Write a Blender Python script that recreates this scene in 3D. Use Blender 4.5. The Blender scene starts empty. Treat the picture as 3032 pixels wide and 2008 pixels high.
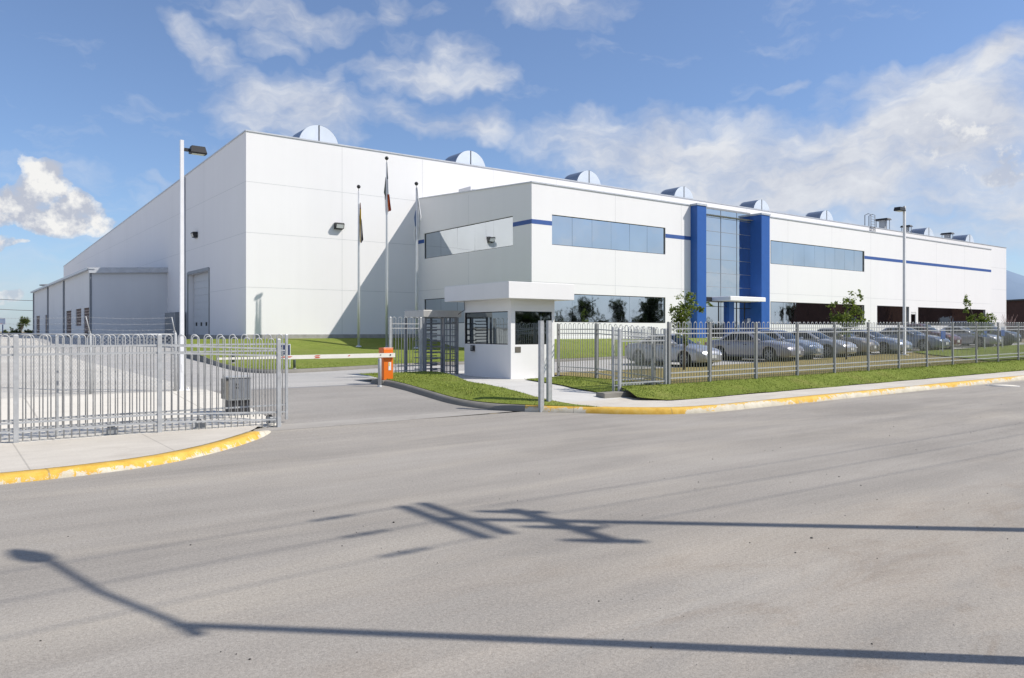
import bpy, bmesh, math, random
from mathutils import Vector, Matrix, noise as mnoise
rnd = random.Random(7)
PI = math.pi
scene = bpy.context.scene
COL = scene.collection

# ------------------------------------------------------------------ site frame
# s runs along the street and the facades, t runs away from the street
TH = math.atan2(2280.0, 3064.0)
RC, RS = math.cos(TH), math.sin(TH)
HC, FPX, CU, CV = 2.0, 2280.0, 1516.0, 981.0
def W(s, t, z=0.0): return Vector((RC*s - RS*t, RS*s + RC*t, z))
def ST(x, y): return (RC*x + RS*y, -RS*x + RC*y)
# survey helpers: a sight line k=(u-CU)/FPX met with a known plane of the site
def s_on(u, t):
    k = (u-CU)/FPX; Y = t/(RC-RS*k); return Y*(RC*k+RS)
def t_on(u, s):
    k = (u-CU)/FPX; Y = s/(RC*k+RS); return Y*(RC-RS*k)
def z_on(v, s, t): return HC+(CV-v)/FPX*(RS*s+RC*t)
def clamp(x, a=0.0, b=1.0): return max(a, min(b, x))
def sm(x):
    x = clamp(x); return x*x*(3-2*x)
def lerp(a, b, x): return a+(b-a)*x

# ------------------------------------------------------------------ heights of the ground
def zs(s): return 0.0045*clamp(s-14, 0, 90)
def zroad(s, t): return zs(s)+0.42*sm((t-14.3)/6.7)
def zfence(s): return 0.43+0.0065*clamp(s-18, 0, 60)
def zint(s): return 0.45+0.0165*clamp(s-26, 0, 34)
def zpath(s, t): return 0.145+0.29*sm((t-14.0)/4.0)
def zstrip(s, t): return lerp(zfence(s), zint(s)+0.03, clamp((t-15.3)/5.5))
def zyard(s, t): return 0.42*clamp((t-14.8)/6.2)+.12*clamp((t-22)/23)+.85*sm((t-44)/26)
def zdrive(s, t):
    a = zyard(s, max(t, 21))
    return zint(s) if s > 20 else a
def zlawn(s, t):
    f = (0.55 if s < 26 else zint(s)+0.1)
    a = lerp(f, 0.86, sm((t-29)/17)) if t < 46 else lerp(0.86, 1.5, sm((t-46)/5.2))
    b = lerp(f, 1.5, sm((t-30.5)/6.6))
    w = sm((s-26.0)/3.5) if t < 38.5 else 0
    return lerp(a, b, w)+0.02*mnoise.noise(Vector((s*.35, t*.35, 1)))

# ------------------------------------------------------------------ mesh builder
class MB:
    def __init__(self, o=(0, 0, 0)):
        self.v = []; self.f = []; self.m = []; self.uv = {}; self.o = o; self.sm = []
    def vert(self, p): self.v.append((p[0], p[1], p[2])); return len(self.v)-1
    def face(self, ids, m=0, smooth=False, uv=None):
        self.f.append(tuple(ids)); self.m.append(m); self.sm.append(smooth)
        if uv: self.uv[len(self.f)-1] = uv
    def poly(self, pts, m=0, smooth=False): self.face([self.vert(p) for p in pts], m, smooth)
    def box(self, a, b, m=0):
        x0, y0, z0 = [min(a[i], b[i]) for i in range(3)]; x1, y1, z1 = [max(a[i], b[i]) for i in range(3)]
        i = [self.vert(p) for p in ((x0,y0,z0),(x1,y0,z0),(x1,y1,z0),(x0,y1,z0),(x0,y0,z1),(x1,y0,z1),(x1,y1,z1),(x0,y1,z1))]
        for q in ((3,2,1,0),(4,5,6,7),(0,1,5,4),(1,2,6,5),(2,3,7,6),(3,0,4,7)): self.face([i[k] for k in q], m)
    def bbox(self, a, b, e=0.01, m=0):
        """box with chamfered vertical and top edges"""
        x0, y0, z0 = [min(a[i], b[i]) for i in range(3)]; x1, y1, z1 = [max(a[i], b[i]) for i in range(3)]
        def ring(z, g):
            return [(x0+g+e,y0+g,z),(x1-g-e,y0+g,z),(x1-g,y0+g+e,z),(x1-g,y1-g-e,z),(x1-g-e,y1-g,z),(x0+g+e,y1-g,z),(x0+g,y1-g-e,z),(x0+g,y0+g+e,z)]
        self.loft([ring(z0, e*.6), ring(z0+e, 0), ring(z1-e, 0), ring(z1, e*.6)], m, cap=True)
    def loft(self, rings, m=0, cap=False, close=True, smooth=False):
        ids = [[self.vert(p) for p in r] for r in rings]
        n = len(rings[0])
        for a, b in zip(ids, ids[1:]):
            for i in range(n if close else n-1):
                j = (i+1) % n; self.face((a[i], a[j], b[j], b[i]), m, smooth)
        if cap:
            self.face(ids[0][::-1], m); self.face(ids[-1], m)
        return ids
    def tube(self, pts, r, n=6, m=0, cap=True, smooth=True):
        pts = [Vector(p) for p in pts]; rr = r if isinstance(r, (list, tuple)) else [r]*len(pts)
        rings = []; up0 = None
        for i, p in enumerate(pts):
            d = (pts[min(i+1, len(pts)-1)]-pts[max(i-1, 0)])
            if d.length < 1e-9: d = Vector((0, 0, 1))
            d.normalize()
            if up0 is None: up0 = Vector((1, 0, 0)) if abs(d.z) > .9 else Vector((0, 0, 1))
            a = (up0-d*up0.dot(d))
            if a.length < 1e-4: a = d.orthogonal()
            a.normalize(); b = d.cross(a); up0 = a
            rings.append([p+(a*math.cos(2*PI*k/n)+b*math.sin(2*PI*k/n))*rr[i] for k in range(n)])
        self.loft(rings, m, cap=cap, smooth=smooth)
    def sqtube(self, p, q, w, m=0):
        """square bar between two points"""
        p, q = Vector(p), Vector(q); d = (q-p).normalized()
        a = d.cross(Vector((0, 0, 1)))
        if a.length < 1e-3: a = Vector((1, 0, 0))
        a.normalize(); b = d.cross(a)
        h = w/2
        self.loft([[c+a*h+b*h, c-a*h+b*h, c-a*h-b*h, c+a*h-b*h] for c in (p, q)], m, cap=True)
    def lathe(self, c, prof, n=16, m=0, axis='z', smooth=True):
        rings = []
        for r, h in prof:
            ring = []
            for k in range(n):
                a = 2*PI*k/n; x, y = r*math.cos(a), r*math.sin(a)
                ring.append((c[0]+x, c[1]+y, c[2]+h) if axis == 'z' else ((c[0]+x, c[1]+h, c[2]+y) if axis == 'y' else (c[0]+h, c[1]+x, c[2]+y)))
            rings.append(ring)
        self.loft(rings, m, cap=True, smooth=smooth)
    def build(self, name, mats, parent=None, obj_link=False):
        me = bpy.data.meshes.new(name)
        ox, oy, oz = self.o
        me.from_pydata([(x-ox, y-oy, z-oz) for x, y, z in self.v], [], self.f)
        if not isinstance(mats, (list, tuple)): mats = [mats]
        for mt in mats: me.materials.append(mt)
        me.polygons.foreach_set('material_index', self.m)
        me.polygons.foreach_set('use_smooth', self.sm)
        if self.uv:
            l = me.uv_layers.new(name='UVMap')
            for fi, uvs in self.uv.items():
                for li, uv in zip(me.polygons[fi].loop_indices, uvs): l.data[li].uv = uv
        bm = bmesh.new(); bm.from_mesh(me); bmesh.ops.recalc_face_normals(bm, faces=bm.faces) if not self.uv and not getattr(self, 'keep', False) else None
        bm.to_mesh(me); bm.free(); me.update()
        o = bpy.data.objects.new(name, me); COL.objects.link(o)
        if parent: o.parent = parent
        return o

def tag(o, label=None, cat=None, group=None, kind=None):
    if label: o['label'] = label
    if cat: o['category'] = cat
    if group: o['group'] = group
    if kind: o['kind'] = kind
    return o
def thing(name, label, cat, s, t, z=0.0, rot=TH, group=None):
    o = bpy.data.objects.new(name, None); COL.objects.link(o)
    o.location = W(s, t, z); o.rotation_euler = (0, 0, rot); o.empty_display_size = .3
    return tag(o, label, cat, group)
def site(o, s=0, t=0, z=0):            # a top-level mesh given in site coordinates
    o.rotation_euler = (0, 0, TH); o.location = W(s, t, z); return o
def dup(root, label=None, group=None):
    kids = {}
    for ob in COL.objects:
        if ob.parent: kids.setdefault(ob.parent.name, []).append(ob)
    def rec(o, par):
        c = o.copy(); COL.objects.link(c); c.parent = par
        for ch in kids.get(o.name, []): rec(ch, c)
        return c
    r = rec(root, None)
    if label: r['label'] = label
    if group: r['group'] = group
    return r
def child(o, name):
    return [c for c in COL.objects if c.parent == o and c.name.split('.')[0] == name]

# ------------------------------------------------------------------ materials
class NT:
    def __init__(self, nt): self.nt = nt
    def n(self, typ, ins=None, **kw):
        nd = self.nt.nodes.new(typ)
        for k, v in kw.items(): setattr(nd, k, v)
        for k, v in (ins or {}).items():
            if isinstance(v, bpy.types.NodeSocket): self.nt.links.new(v, nd.inputs[k])
            else: nd.inputs[k].default_value = v
        return nd
    def m(self, op, a, b=None, c=None, cl=False):
        nd = self.nt.nodes.new('ShaderNodeMath'); nd.operation = op; nd.use_clamp = cl
        for i, v in enumerate((a, b, c)):
            if v is None: continue
            if isinstance(v, bpy.types.NodeSocket): self.nt.links.new(v, nd.inputs[i])
            else: nd.inputs[i].default_value = v
        return nd.outputs[0]
    def ramp(self, fac, stops, interp='LINEAR'):
        nd = self.nt.nodes.new('ShaderNodeValToRGB'); nd.color_ramp.interpolation = interp
        cr = nd.color_ramp
        while len(cr.elements) < len(stops): cr.elements.new(0.5)
        for e, (p, c) in zip(cr.elements, stops):
            e.position = p; e.color = (c if len(c) == 4 else (*c, 1)) if isinstance(c, (tuple, list)) else (c, c, c, 1)
        self.nt.links.new(fac, nd.inputs[0]); return nd.outputs[0]
    def mix(self, fac, a, b, blend='MIX'):
        nd = self.nt.nodes.new('ShaderNodeMix'); nd.data_type = 'RGBA'; nd.blend_type = blend
        for i, v in ((0, fac), (6, a), (7, b)):
            if isinstance(v, bpy.types.NodeSocket): self.nt.links.new(v, nd.inputs[i])
            else: nd.inputs[i].default_value = v if i == 0 else ((*v, 1) if len(v) == 3 else v)
        return nd.outputs[2]
    def noise(self, vec, scale, detail=4, rough=.55, dist=0, col=False):
        nd = self.n('ShaderNodeTexNoise', {'Vector': vec, 'Scale': scale, 'Detail': detail, 'Roughness': rough, 'Distortion': dist})
        return nd.outputs['Color' if col else 'Fac']
    def mapping(self, vec, scale=(1, 1, 1), loc=(0, 0, 0), rot=(0, 0, 0)):
        return self.n('ShaderNodeMapping', {'Vector': vec, 'Scale': scale, 'Location': loc, 'Rotation': rot}).outputs[0]
def newmat(name):
    m = bpy.data.materials.new(name); m.use_nodes = True
    t = NT(m.node_tree); b = m.node_tree.nodes['Principled BSDF']
    return m, t, b
def coords(t, kind='Object'): return t.n('ShaderNodeTexCoord').outputs[kind]
def geopos(t): return t.n('ShaderNodeNewGeometry').outputs['Position']
def bump(t, b, h, strength=.3, dist=.02):
    nd = t.n('ShaderNodeBump', {'Height': h, 'Strength': strength, 'Distance': dist})
    t.nt.links.new(nd.outputs[0], b.inputs['Normal'])
def link(t, o, b, name): t.nt.links.new(o, b.inputs[name])
def plain(name, col, rough=.6, metal=0.0, var=.12, scale=3.0, bmp=0.0, spec=.5):
    m, t, b = newmat(name); p = geopos(t)
    n = t.noise(p, scale, 5, .6)
    f = t.ramp(n, [(.25, 1-var), (.75, 1+var)])
    c = t.mix(1.0, col, f, 'MULTIPLY'); link(t, c, b, 'Base Color')
    b.inputs['Roughness'].default_value = rough; b.inputs['Metallic'].default_value = metal
    b.inputs['Specular IOR Level'].default_value = spec
    if bmp: bump(t, b, t.noise(p, scale*12, 4), bmp, .01)
    return m

def mat_wall(name, base, dirt):
    m, t, b = newmat(name); p = geopos(t)
    big = t.noise(p, .18, 5, .6)
    streak = t.noise(t.mapping(p, (1.6, 1.6, .07)), 1.0, 5, .65)
    f = t.m('ADD', t.m('MULTIPLY', big, .6), t.m('MULTIPLY', streak, .4))
    c = t.ramp(f, [(.3, dirt), (.62, base)])
    link(t, c, b, 'Base Color'); b.inputs['Roughness'].default_value = .8; b.inputs['Specular IOR Level'].default_value = .25
    h = t.m('ADD', t.noise(p, 60, 3), t.m('MULTIPLY', t.noise(p, 1.2, 3), 2.0))
    bump(t, b, h, .12, .01); return m
M = {}
M['wall'] = mat_wall('white_paint_wall', (.86, .85, .85), (.825, .815, .815))
M['booth'] = mat_wall('white_stucco', (.84, .83, .82), (.78, .77, .76))
M['annex'] = mat_wall('white_metal_siding', (.74, .75, .76), (.68, .69, .70))
M['joint'] = plain('panel_joint', (.58, .585, .59), .9)
M['coping'] = plain('metal_coping', (.55, .57, .60), .45, .3)
M['footing'] = plain('concrete_footing', (.36, .35, .33), .9, var=.2, bmp=.3)
M['blue'] = plain('blue_paint', (.020, .105, .385), .45, var=.06)
M['stripe'] = plain('blue_stripe', (.035, .10, .33), .6, var=.08)
M['galv'] = plain('galvanised_steel', (.44, .45, .455), .5, .2, var=.18, scale=9, bmp=.05)
M['galvd'] = plain('dull_galvanised_steel', (.22, .235, .26), .5, .3, var=.15, scale=8)
M['steelcap'] = plain('brushed_steel', (.50, .49, .47), .5, .5, var=.1, scale=5)
M['whitepole'] = plain('white_pole_paint', (.78, .78, .79), .4, var=.06)
M['alupole'] = plain('aluminium_pole', (.62, .64, .66), .35, .35, var=.06)
M['dark'] = plain('dark_bronze_metal', (.03, .03, .032), .5, .2)
M['black'] = plain('black_rubber', (.018, .018, .019), .8)
M['brown_dk'] = plain('brown_cladding', (.052, .022, .016), .8, var=.25, scale=1.5)
M['rust'] = plain('rust_brown_cladding', (.11, .048, .028), .8, var=.25, scale=1.5)
M['orange'] = plain('orange_paint', (.80, .17, .010), .4, var=.06)
M['armwhite'] = plain('barrier_white', (.80, .77, .68), .45, var=.05)
M['red'] = plain('reflective_red', (.55, .07, .02), .4)
M['yellowsticker'] = plain('yellow_sticker', (.8, .6, .12), .4)
M['white'] = plain('white_plastic', (.8, .8, .8), .45, var=.04)
M['signblue'] = plain('sign_blue', (.018, .045, .20), .4, var=.06)
M['handiblue'] = plain('parking_blue', (.03, .12, .45), .4, var=.06)
M['greybox'] = plain('grey_enclosure', (.30, .315, .33), .5, .2, var=.1, scale=4)
M['roof'] = plain('roof_membrane', (.5, .5, .5), .8)
M['shadowhole'] = plain('dark_recess', (.02, .02, .022), .9)
M['door'] = plain('dock_door_panel', (.62, .64, .66), .5, var=.04)
M['brick'] = plain('lattice_block', (.36, .29, .26), .9, var=.25, scale=12)
M['post'] = plain('dark_post', (.06, .075, .055), .7)
M['chrome'] = plain('bright_trim', (.8, .82, .85), .2, .8, var=.05, scale=.7)
M['domeend'] = plain('pale_dome_panel', (.74, .79, .85), .35, .25, var=.08, scale=.6)
M['domeshell'] = plain('domed_aluminium', (.36, .40, .46), .35, .7, var=.1, scale=.7)
M['fpost'] = plain('grey_fence_post', (.265, .27, .265), .55, .1, var=.12, scale=6)
M['wood'] = plain('weathered_wood', (.12, .095, .075), .9, var=.3, scale=6)
M['wire'] = plain('power_wire', (.12, .12, .13), .6)
M['bark'] = plain('bark', (.14, .115, .09), .95, var=.3, scale=10, bmp=.5)
M['tyre'] = plain('tyre_rubber', (.02, .02, .021), .8)
M['rim'] = plain('alloy_rim', (.26, .26, .27), .4, .6)
M['plate'] = plain('number_plate', (.55, .56, .55), .5)
M['trim'] = plain('black_trim', (.02, .02, .022), .45)
def mat_glass(name, col, rough=.03, wob=.012, pan=1.0):
    m, t, b = newmat(name); p = geopos(t)
    v = t.noise(p, .35, 2)
    c = t.mix(1.0, col, t.ramp(v, [(.3, .93), (.7, 1.05)]), 'MULTIPLY'); link(t, c, b, 'Base Color')
    b.inputs['Metallic'].default_value = pan; b.inputs['Roughness'].default_value = rough
    bump(t, b, t.noise(p, .8, 2), wob, .5); return m
M['glass'] = mat_glass('mirrored_glass', (.66, .705, .74))
M['boothglass'] = mat_glass('tinted_glass', (.30, .34, .36))
M['carglass'] = mat_glass('car_glass', (.030, .040, .045), .06, 0.0)
M['lampglass'] = plain('lamp_lens', (.6, .62, .62), .15)
M['headlight'] = mat_glass('headlight_lens', (.75, .77, .8), .08, .0)
M['taillight'] = plain('tail_lens', (.3, .02, .02), .2)
def carpaint(name, col, metal=.55):
    m, t, b = newmat(name)
    n = t.noise(coords(t), 160, 2)
    link(t, t.mix(1.0, col, t.ramp(n, [(.3, .92), (.7, 1.08)]), 'MULTIPLY'), b, 'Base Color')
    b.inputs['Metallic'].default_value = metal; b.inputs['Roughness'].default_value = .33
    b.inputs['Coat Weight'].default_value = .8; b.inputs['Coat Roughness'].default_value = .06
    return m

# --- ground materials, all in world metres
def sitevec(t):
    """position rotated into the street frame"""
    return t.mapping(geopos(t), rot=(0, 0, -TH))
def mat_asphalt(name, lo, hi, dust, dustamt=1.0, dirt=True):
    m, t, b = newmat(name); p = sitevec(t)
    st = t.noise(t.mapping(p, (.09, .75, 1)), 1.0, 6, .62, .4)          # traffic streaks along the street
    st2 = t.noise(t.mapping(p, (.35, 3.0, 1)), 1.0, 4, .6, .6)
    patch = t.noise(p, .22, 5, .6, .5)
    grain = t.m('ADD', t.m('MULTIPLY', t.noise(p, 110, 2, .7), .5), t.m('MULTIPLY', t.noise(p, 42, 3, .8), .5)); fine = t.noise(p, 24, 4, .7)
    f = t.m('ADD', t.m('ADD', t.m('MULTIPLY', st, .5), t.m('MULTIPLY', patch, .35)), t.m('MULTIPLY', st2, .15))
    c = t.ramp(f, [(.40, lo), (.60, hi)])
    c = t.mix(t.ramp(t.noise(t.mapping(p, (.13, .6, 1), (7, 3, 0)), 1.0, 6, .65, .8), [(.48, 0.0), (.75, .55*dustamt)]), c, dust)
    if dirt:   # sand swept to the near side of the street
        sep = t.n('ShaderNodeSeparateXYZ', {0: p})
        side = t.m('MULTIPLY', t.m('SUBTRACT', 6.2, sep.outputs[1]), .16, cl=True)
        side = t.m('MULTIPLY', side, t.ramp(t.noise(t.mapping(p, (.22, .7, 1)), 1.0, 7, .68, .7), [(.42, .05), (.66, 1.0)]))
        c = t.mix(t.m('MULTIPLY', side, .85), c, (.43, .365, .295))
        spots = t.m('MULTIPLY', t.m('SUBTRACT', 6.6, sep.outputs[1]), .2, cl=True)
        spots = t.m('MULTIPLY', spots, t.ramp(t.noise(t.mapping(p, (.5, 1.3, 1), (3, 8, 0)), 1.0, 8, .74, .9), [(.52, 0.0), (.66, .55)]))
        c = t.mix(spots, c, (.235, .185, .14))
    c = t.mix(1.0, c, t.ramp(grain, [(.30, .60), (.5, 1.0), (.70, 1.34)]), 'MULTIPLY')
    c = t.mix(1.0, c, t.ramp(fine, [(.3, .91), (.7, 1.08)]), 'MULTIPLY')
    vo = t.n('ShaderNodeTexVoronoi', {'Vector': p, 'Scale': 7.0}); 
    spk = t.ramp(vo.outputs['Distance'], [(.035, .45), (.075, 1.0)])
    c = t.mix(t.ramp(t.noise(p, 1.3, 3), [(.5, 0.0), (.62, 1.0)]), c, t.mix(1.0, c, spk, 'MULTIPLY'))
    link(t, c, b, 'Base Color'); b.inputs['Roughness'].default_value = .93; b.inputs['Specular IOR Level'].default_value = .15
    bump(t, b, t.m('ADD', t.m('MULTIPLY', grain, .7), fine), .45, .012)
    return m
M['road'] = mat_asphalt('street_asphalt', (.268, .247, .221), (.358, .330, .294), (.43, .385, .322))
M['drive'] = mat_asphalt('driveway_asphalt', (.262, .246, .226), (.325, .305, .28), (.38, .345, .30), .5, False)
M['lot'] = mat_asphalt('pale_asphalt', (.36, .35, .335), (.44, .425, .40), (.47, .44, .40), .8, False)
def mat_concrete(name, lo, hi, stain=(.3, .28, .24), joint=0.0):
    m, t, b = newmat(name); p = sitevec(t)
    f = t.m('ADD', t.m('MULTIPLY', t.noise(p, .5, 6, .65, .4), .6), t.m('MULTIPLY', t.noise(t.mapping(p, (.5, 2.2, 1)), 1.2, 5, .6), .4))
    c = t.ramp(f, [(.36, lo), (.64, hi)])
    c = t.mix(t.ramp(t.noise(p, 1.1, 6, .7, .6), [(.55, 0.0), (.78, .5)]), c, stain)
    if joint:
        sep = t.n('ShaderNodeSeparateXYZ', {0: p})
        fr = t.m('ABSOLUTE', t.m('SUBTRACT', t.m('FRACT', t.m('MULTIPLY', sep.outputs[0], 1/joint)), .5))
        c = t.mix(t.ramp(fr, [(.003, .45), (.007, 0.0)]), c, (.20, .185, .165))
    g = t.noise(p, 70, 3, .7)
    c = t.mix(1.0, c, t.ramp(g, [(.25, .86), (.75, 1.1)]), 'MULTIPLY')
    link(t, c, b, 'Base Color'); b.inputs['Roughness'].default_value = .9; b.inputs['Specular IOR Level'].default_value = .2
    bump(t, b, g, .3, .008); return m
M['walk'] = mat_concrete('sidewalk_concrete', (.50, .46, .40), (.61, .565, .495), (.42, .37, .31), 2.0)
M['pad'] = mat_concrete('pad_concrete', (.64, .60, .525), (.73, .69, .61), (.55, .51, .44), 3.2)
M['kerbc'] = mat_concrete('kerb_concrete', (.19, .18, .16), (.27, .255, .225), (.13, .12, .10))
M['track'] = mat_concrete('track_concrete', (.30, .28, .255), (.39, .365, .33), (.24, .22, .19))
M['path'] = mat_concrete('path_concrete', (.50, .485, .455), (.60, .585, .55), (.42, .40, .36))
def mat_gravel():
    m, t, b = newmat('pale_gravel'); p = geopos(t)
    c = t.ramp(t.noise(p, .25, 6, .65), [(.35, (.52, .49, .435)), (.65, (.63, .60, .54))])
    vo = t.n('ShaderNodeTexVoronoi', {'Vector': p, 'Scale': 22.0})
    c = t.mix(1.0, c, t.ramp(t.noise(p, 14, 5, .75), [(.3, .72), (.7, 1.15)]), 'MULTIPLY')
    link(t, c, b, 'Base Color'); b.inputs['Roughness'].default_value = .95
    bump(t, b, vo.outputs['Distance'], .5, .03); return m
M['gravel'] = mat_gravel()
def mat_soil():
    m, t, b = newmat('dry_soil'); p = geopos(t)
    c = t.ramp(t.noise(p, .06, 7, .65), [(.3, (.16, .14, .08)), (.5, (.24, .20, .14)), (.7, (.32, .28, .22))])
    c = t.mix(1.0, c, t.ramp(t.noise(p, 3, 6, .7), [(.3, .7), (.7, 1.2)]), 'MULTIPLY')
    link(t, c, b, 'Base Color'); b.inputs['Roughness'].default_value = 1; return m
M['soil'] = mat_soil()
def mat_grass(name, lo, mid, hi, dry=(.16, .13, .05), dryamt=.4):
    m, t, b = newmat(name); p = sitevec(t)
    f = t.m('ADD', t.m('MULTIPLY', t.noise(p, .45, 6, .7, .5), .55), t.m('MULTIPLY', t.noise(p, 5.5, 5, .7), .45))
    c = t.ramp(f, [(.34, lo), (.5, mid), (.66, hi)])
    c = t.mix(t.ramp(t.noise(p, .9, 5, .65, .3), [(.52, 0.0), (.75, dryamt)]), c, dry)
    g = t.noise(p, 45, 4, .8)
    c = t.mix(1.0, c, t.ramp(g, [(.3, .72), (.55, 1.0), (.72, 1.22)]), 'MULTIPLY')
    link(t, c, b, 'Base Color'); b.inputs['Roughness'].default_value = .95; b.inputs['Specular IOR Level'].default_value = .1
    bump(t, b, t.m('ADD', g, t.m('MULTIPLY', t.noise(p, 7, 4), 1.0)), .5, .04); return m
M['grass'] = mat_grass('mown_lawn', (.130, .172, .030), (.185, .228, .045), (.24, .27, .068), (.23, .20, .07), .5)
M['drygrass'] = mat_grass('dry_grass', (.21, .17, .07), (.27, .22, .095), (.33, .27, .13), (.17, .18, .05), .6)
def mat_blade():
    m, t, b = newmat('grass_blades'); p = geopos(t)
    c = t.ramp(t.noise(p, 2.2, 5, .75), [(.3, (.17, .22, .036)), (.5, (.25, .30, .056)), (.7, (.34, .37, .10))])
    link(t, c, b, 'Base Color'); b.inputs['Roughness'].default_value = .8
    b.inputs['Specular IOR Level'].default_value = .15
    return m
M['blade'] = mat_blade()
def mat_leaf(name, a, b2, c2, sc=6):
    m, t, b = newmat(name); p = geopos(t)
    c = t.ramp(t.noise(p, sc, 3, .7), [(.3, a), (.5, b2), (.72, c2)])
    link(t, c, b, 'Base Color'); b.inputs['Roughness'].default_value = .55; b.inputs['Specular IOR Level'].default_value = .25
    tl = t.n('ShaderNodeBsdfTranslucent', {0: t.mix(1.0, c, (1.3, 1.35, .7), 'MULTIPLY')})
    mx = t.n('ShaderNodeMixShader', {0: .42, 1: b.outputs[0], 2: tl.outputs[0]}); t.nt.links.new(mx.outputs[0], t.nt.nodes['Material Output'].inputs[0])
    return m
M['leaf'] = mat_leaf('olive_leaf', (.085, .125, .028), (.155, .20, .05), (.25, .29, .09))
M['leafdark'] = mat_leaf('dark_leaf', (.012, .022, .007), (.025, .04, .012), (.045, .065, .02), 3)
M['yucca'] = mat_leaf('yucca_leaf', (.05, .075, .025), (.10, .13, .05), (.18, .19, .08), 4)
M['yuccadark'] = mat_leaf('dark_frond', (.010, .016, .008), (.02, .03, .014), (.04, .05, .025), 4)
M['twig'] = plain('dry_twigs', (.25, .17, .16), .9)
def mat_kerb_yellow():
    """yellow paint worn off the concrete: UV u = metres along, v = across the profile"""
    m, t, b = newmat('worn_yellow_kerb_paint'); uv = coords(t, 'UV'); p = sitevec(t)
    sep = t.n('ShaderNodeSeparateXYZ', {0: uv}); u, v = sep.outputs[0], sep.outputs[1]
    con = t.ramp(t.noise(p, 3, 6, .7), [(.35, (.50, .45, .34)), (.65, (.66, .61, .50))])
    yel = t.ramp(t.noise(p, 6, 5, .65), [(.3, (.56, .31, .035)), (.5, (.67, .41, .06)), (.75, (.70, .47, .12))])
    wear = t.m('ADD', t.m('MULTIPLY', t.m('SUBTRACT', t.noise(p, 2.3, 8, .74, .6), .10), 1.25), t.m('MULTIPLY', t.m('SUBTRACT', t.noise(p, 7, 6, .78, .8), .5), 1.3))
    amt = t.n('ShaderNodeAttribute', attribute_name='paint').outputs['Fac']
    prof = t.ramp(v, [(.05, .46), (.28, .36), (.45, .17), (.60, .06), (.88, .10), (1.0, .5)])
    k = t.m('SUBTRACT', t.m('ADD', wear, prof), amt)
    c = t.mix(t.ramp(k, [(.0, 1.0), (.045, 0.0)]), con, yel)
    jf = t.m('ABSOLUTE', t.m('SUBTRACT', t.m('FRACT', t.m('MULTIPLY', u, 1/2.4)), .5))
    c = t.mix(t.ramp(jf, [(.002, .6), (.006, 0.0)]), c, (.18, .14, .09))
    c = t.mix(1.0, c, t.ramp(t.noise(p, 60, 3, .7), [(.25, .85), (.75, 1.1)]), 'MULTIPLY')
    link(t, c, b, 'Base Color'); b.inputs['Roughness'].default_value = .8
    bump(t, b, t.noise(p, 40, 4), .3, .01); return m
M['kerby'] = mat_kerb_yellow()
def mat_chain():
    m, t, b = newmat('chain_link_mesh'); nt = m.node_tree
    c = coords(t); sep = t.n('ShaderNodeSeparateXYZ', {0: c})
    a = t.m('ADD', sep.outputs[0], sep.outputs[2]); d = t.m('SUBTRACT', sep.outputs[0], sep.outputs[2])
    def line(x): return t.m('LESS_THAN', t.m('ABSOLUTE', t.m('SUBTRACT', t.m('FRACT', t.m('MULTIPLY', x, 10.0)), .5)), .035)
    f = t.m('MAXIMUM', line(a), line(d))
    tr = t.n('ShaderNodeBsdfTransparent'); mx = t.n('ShaderNodeMixShader', {0: f, 1: tr.outputs[0], 2: b.outputs[0]})
    b.inputs['Base Color'].default_value = (.45, .47, .5, 1); b.inputs['Roughness'].default_value = .5
    nt.links.new(mx.outputs[0], nt.nodes['Material Output'].inputs[0]); return m
M['chain'] = mat_chain()
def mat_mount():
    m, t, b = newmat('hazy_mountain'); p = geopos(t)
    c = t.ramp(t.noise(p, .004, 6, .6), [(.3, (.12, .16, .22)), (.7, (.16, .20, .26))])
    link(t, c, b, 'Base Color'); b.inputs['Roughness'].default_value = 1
    b.inputs['Emission Color'].default_value = (.26, .36, .52, 1); b.inputs['Emission Strength'].default_value = .42  # distance haze painted in: bluish base colour plus a faint blue glow
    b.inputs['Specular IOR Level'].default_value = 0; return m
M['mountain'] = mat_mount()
# ================================================================== camera, sun, sky
cam = bpy.data.cameras.new('camera'); camo = bpy.data.objects.new('camera', cam); COL.objects.link(camo)
cam.sensor_width = 36; cam.lens = FPX/3032*36; cam.shift_y = -23/3032
camo.location = (0, 0, HC); camo.rotation_euler = (PI/2, 0, 0)
cam.clip_start = .1; cam.clip_end = 20000; scene.camera = camo
SUN_EL = math.radians(46.5); sx, sy = 1.0, -0.078
sd = Vector((sx, sy, 0)).normalized()*math.cos(SUN_EL)+Vector((0, 0, math.sin(SUN_EL)))
sun = bpy.data.lights.new('sun', 'SUN'); suno = bpy.data.objects.new('sun', sun); COL.objects.link(suno)
sun.energy = 5.0; sun.angle = math.radians(.5); sun.color = (1.0, .945, .86)
suno.rotation_euler = sd.to_track_quat('Z', 'Y').to_euler()
scene.view_settings.view_transform = 'Standard'; scene.view_settings.look = 'None'
scene.view_settings.exposure = 0; scene.view_settings.gamma = 1
wd = bpy.data.worlds.new('World'); scene.world = wd; wd.use_nodes = True
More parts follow.
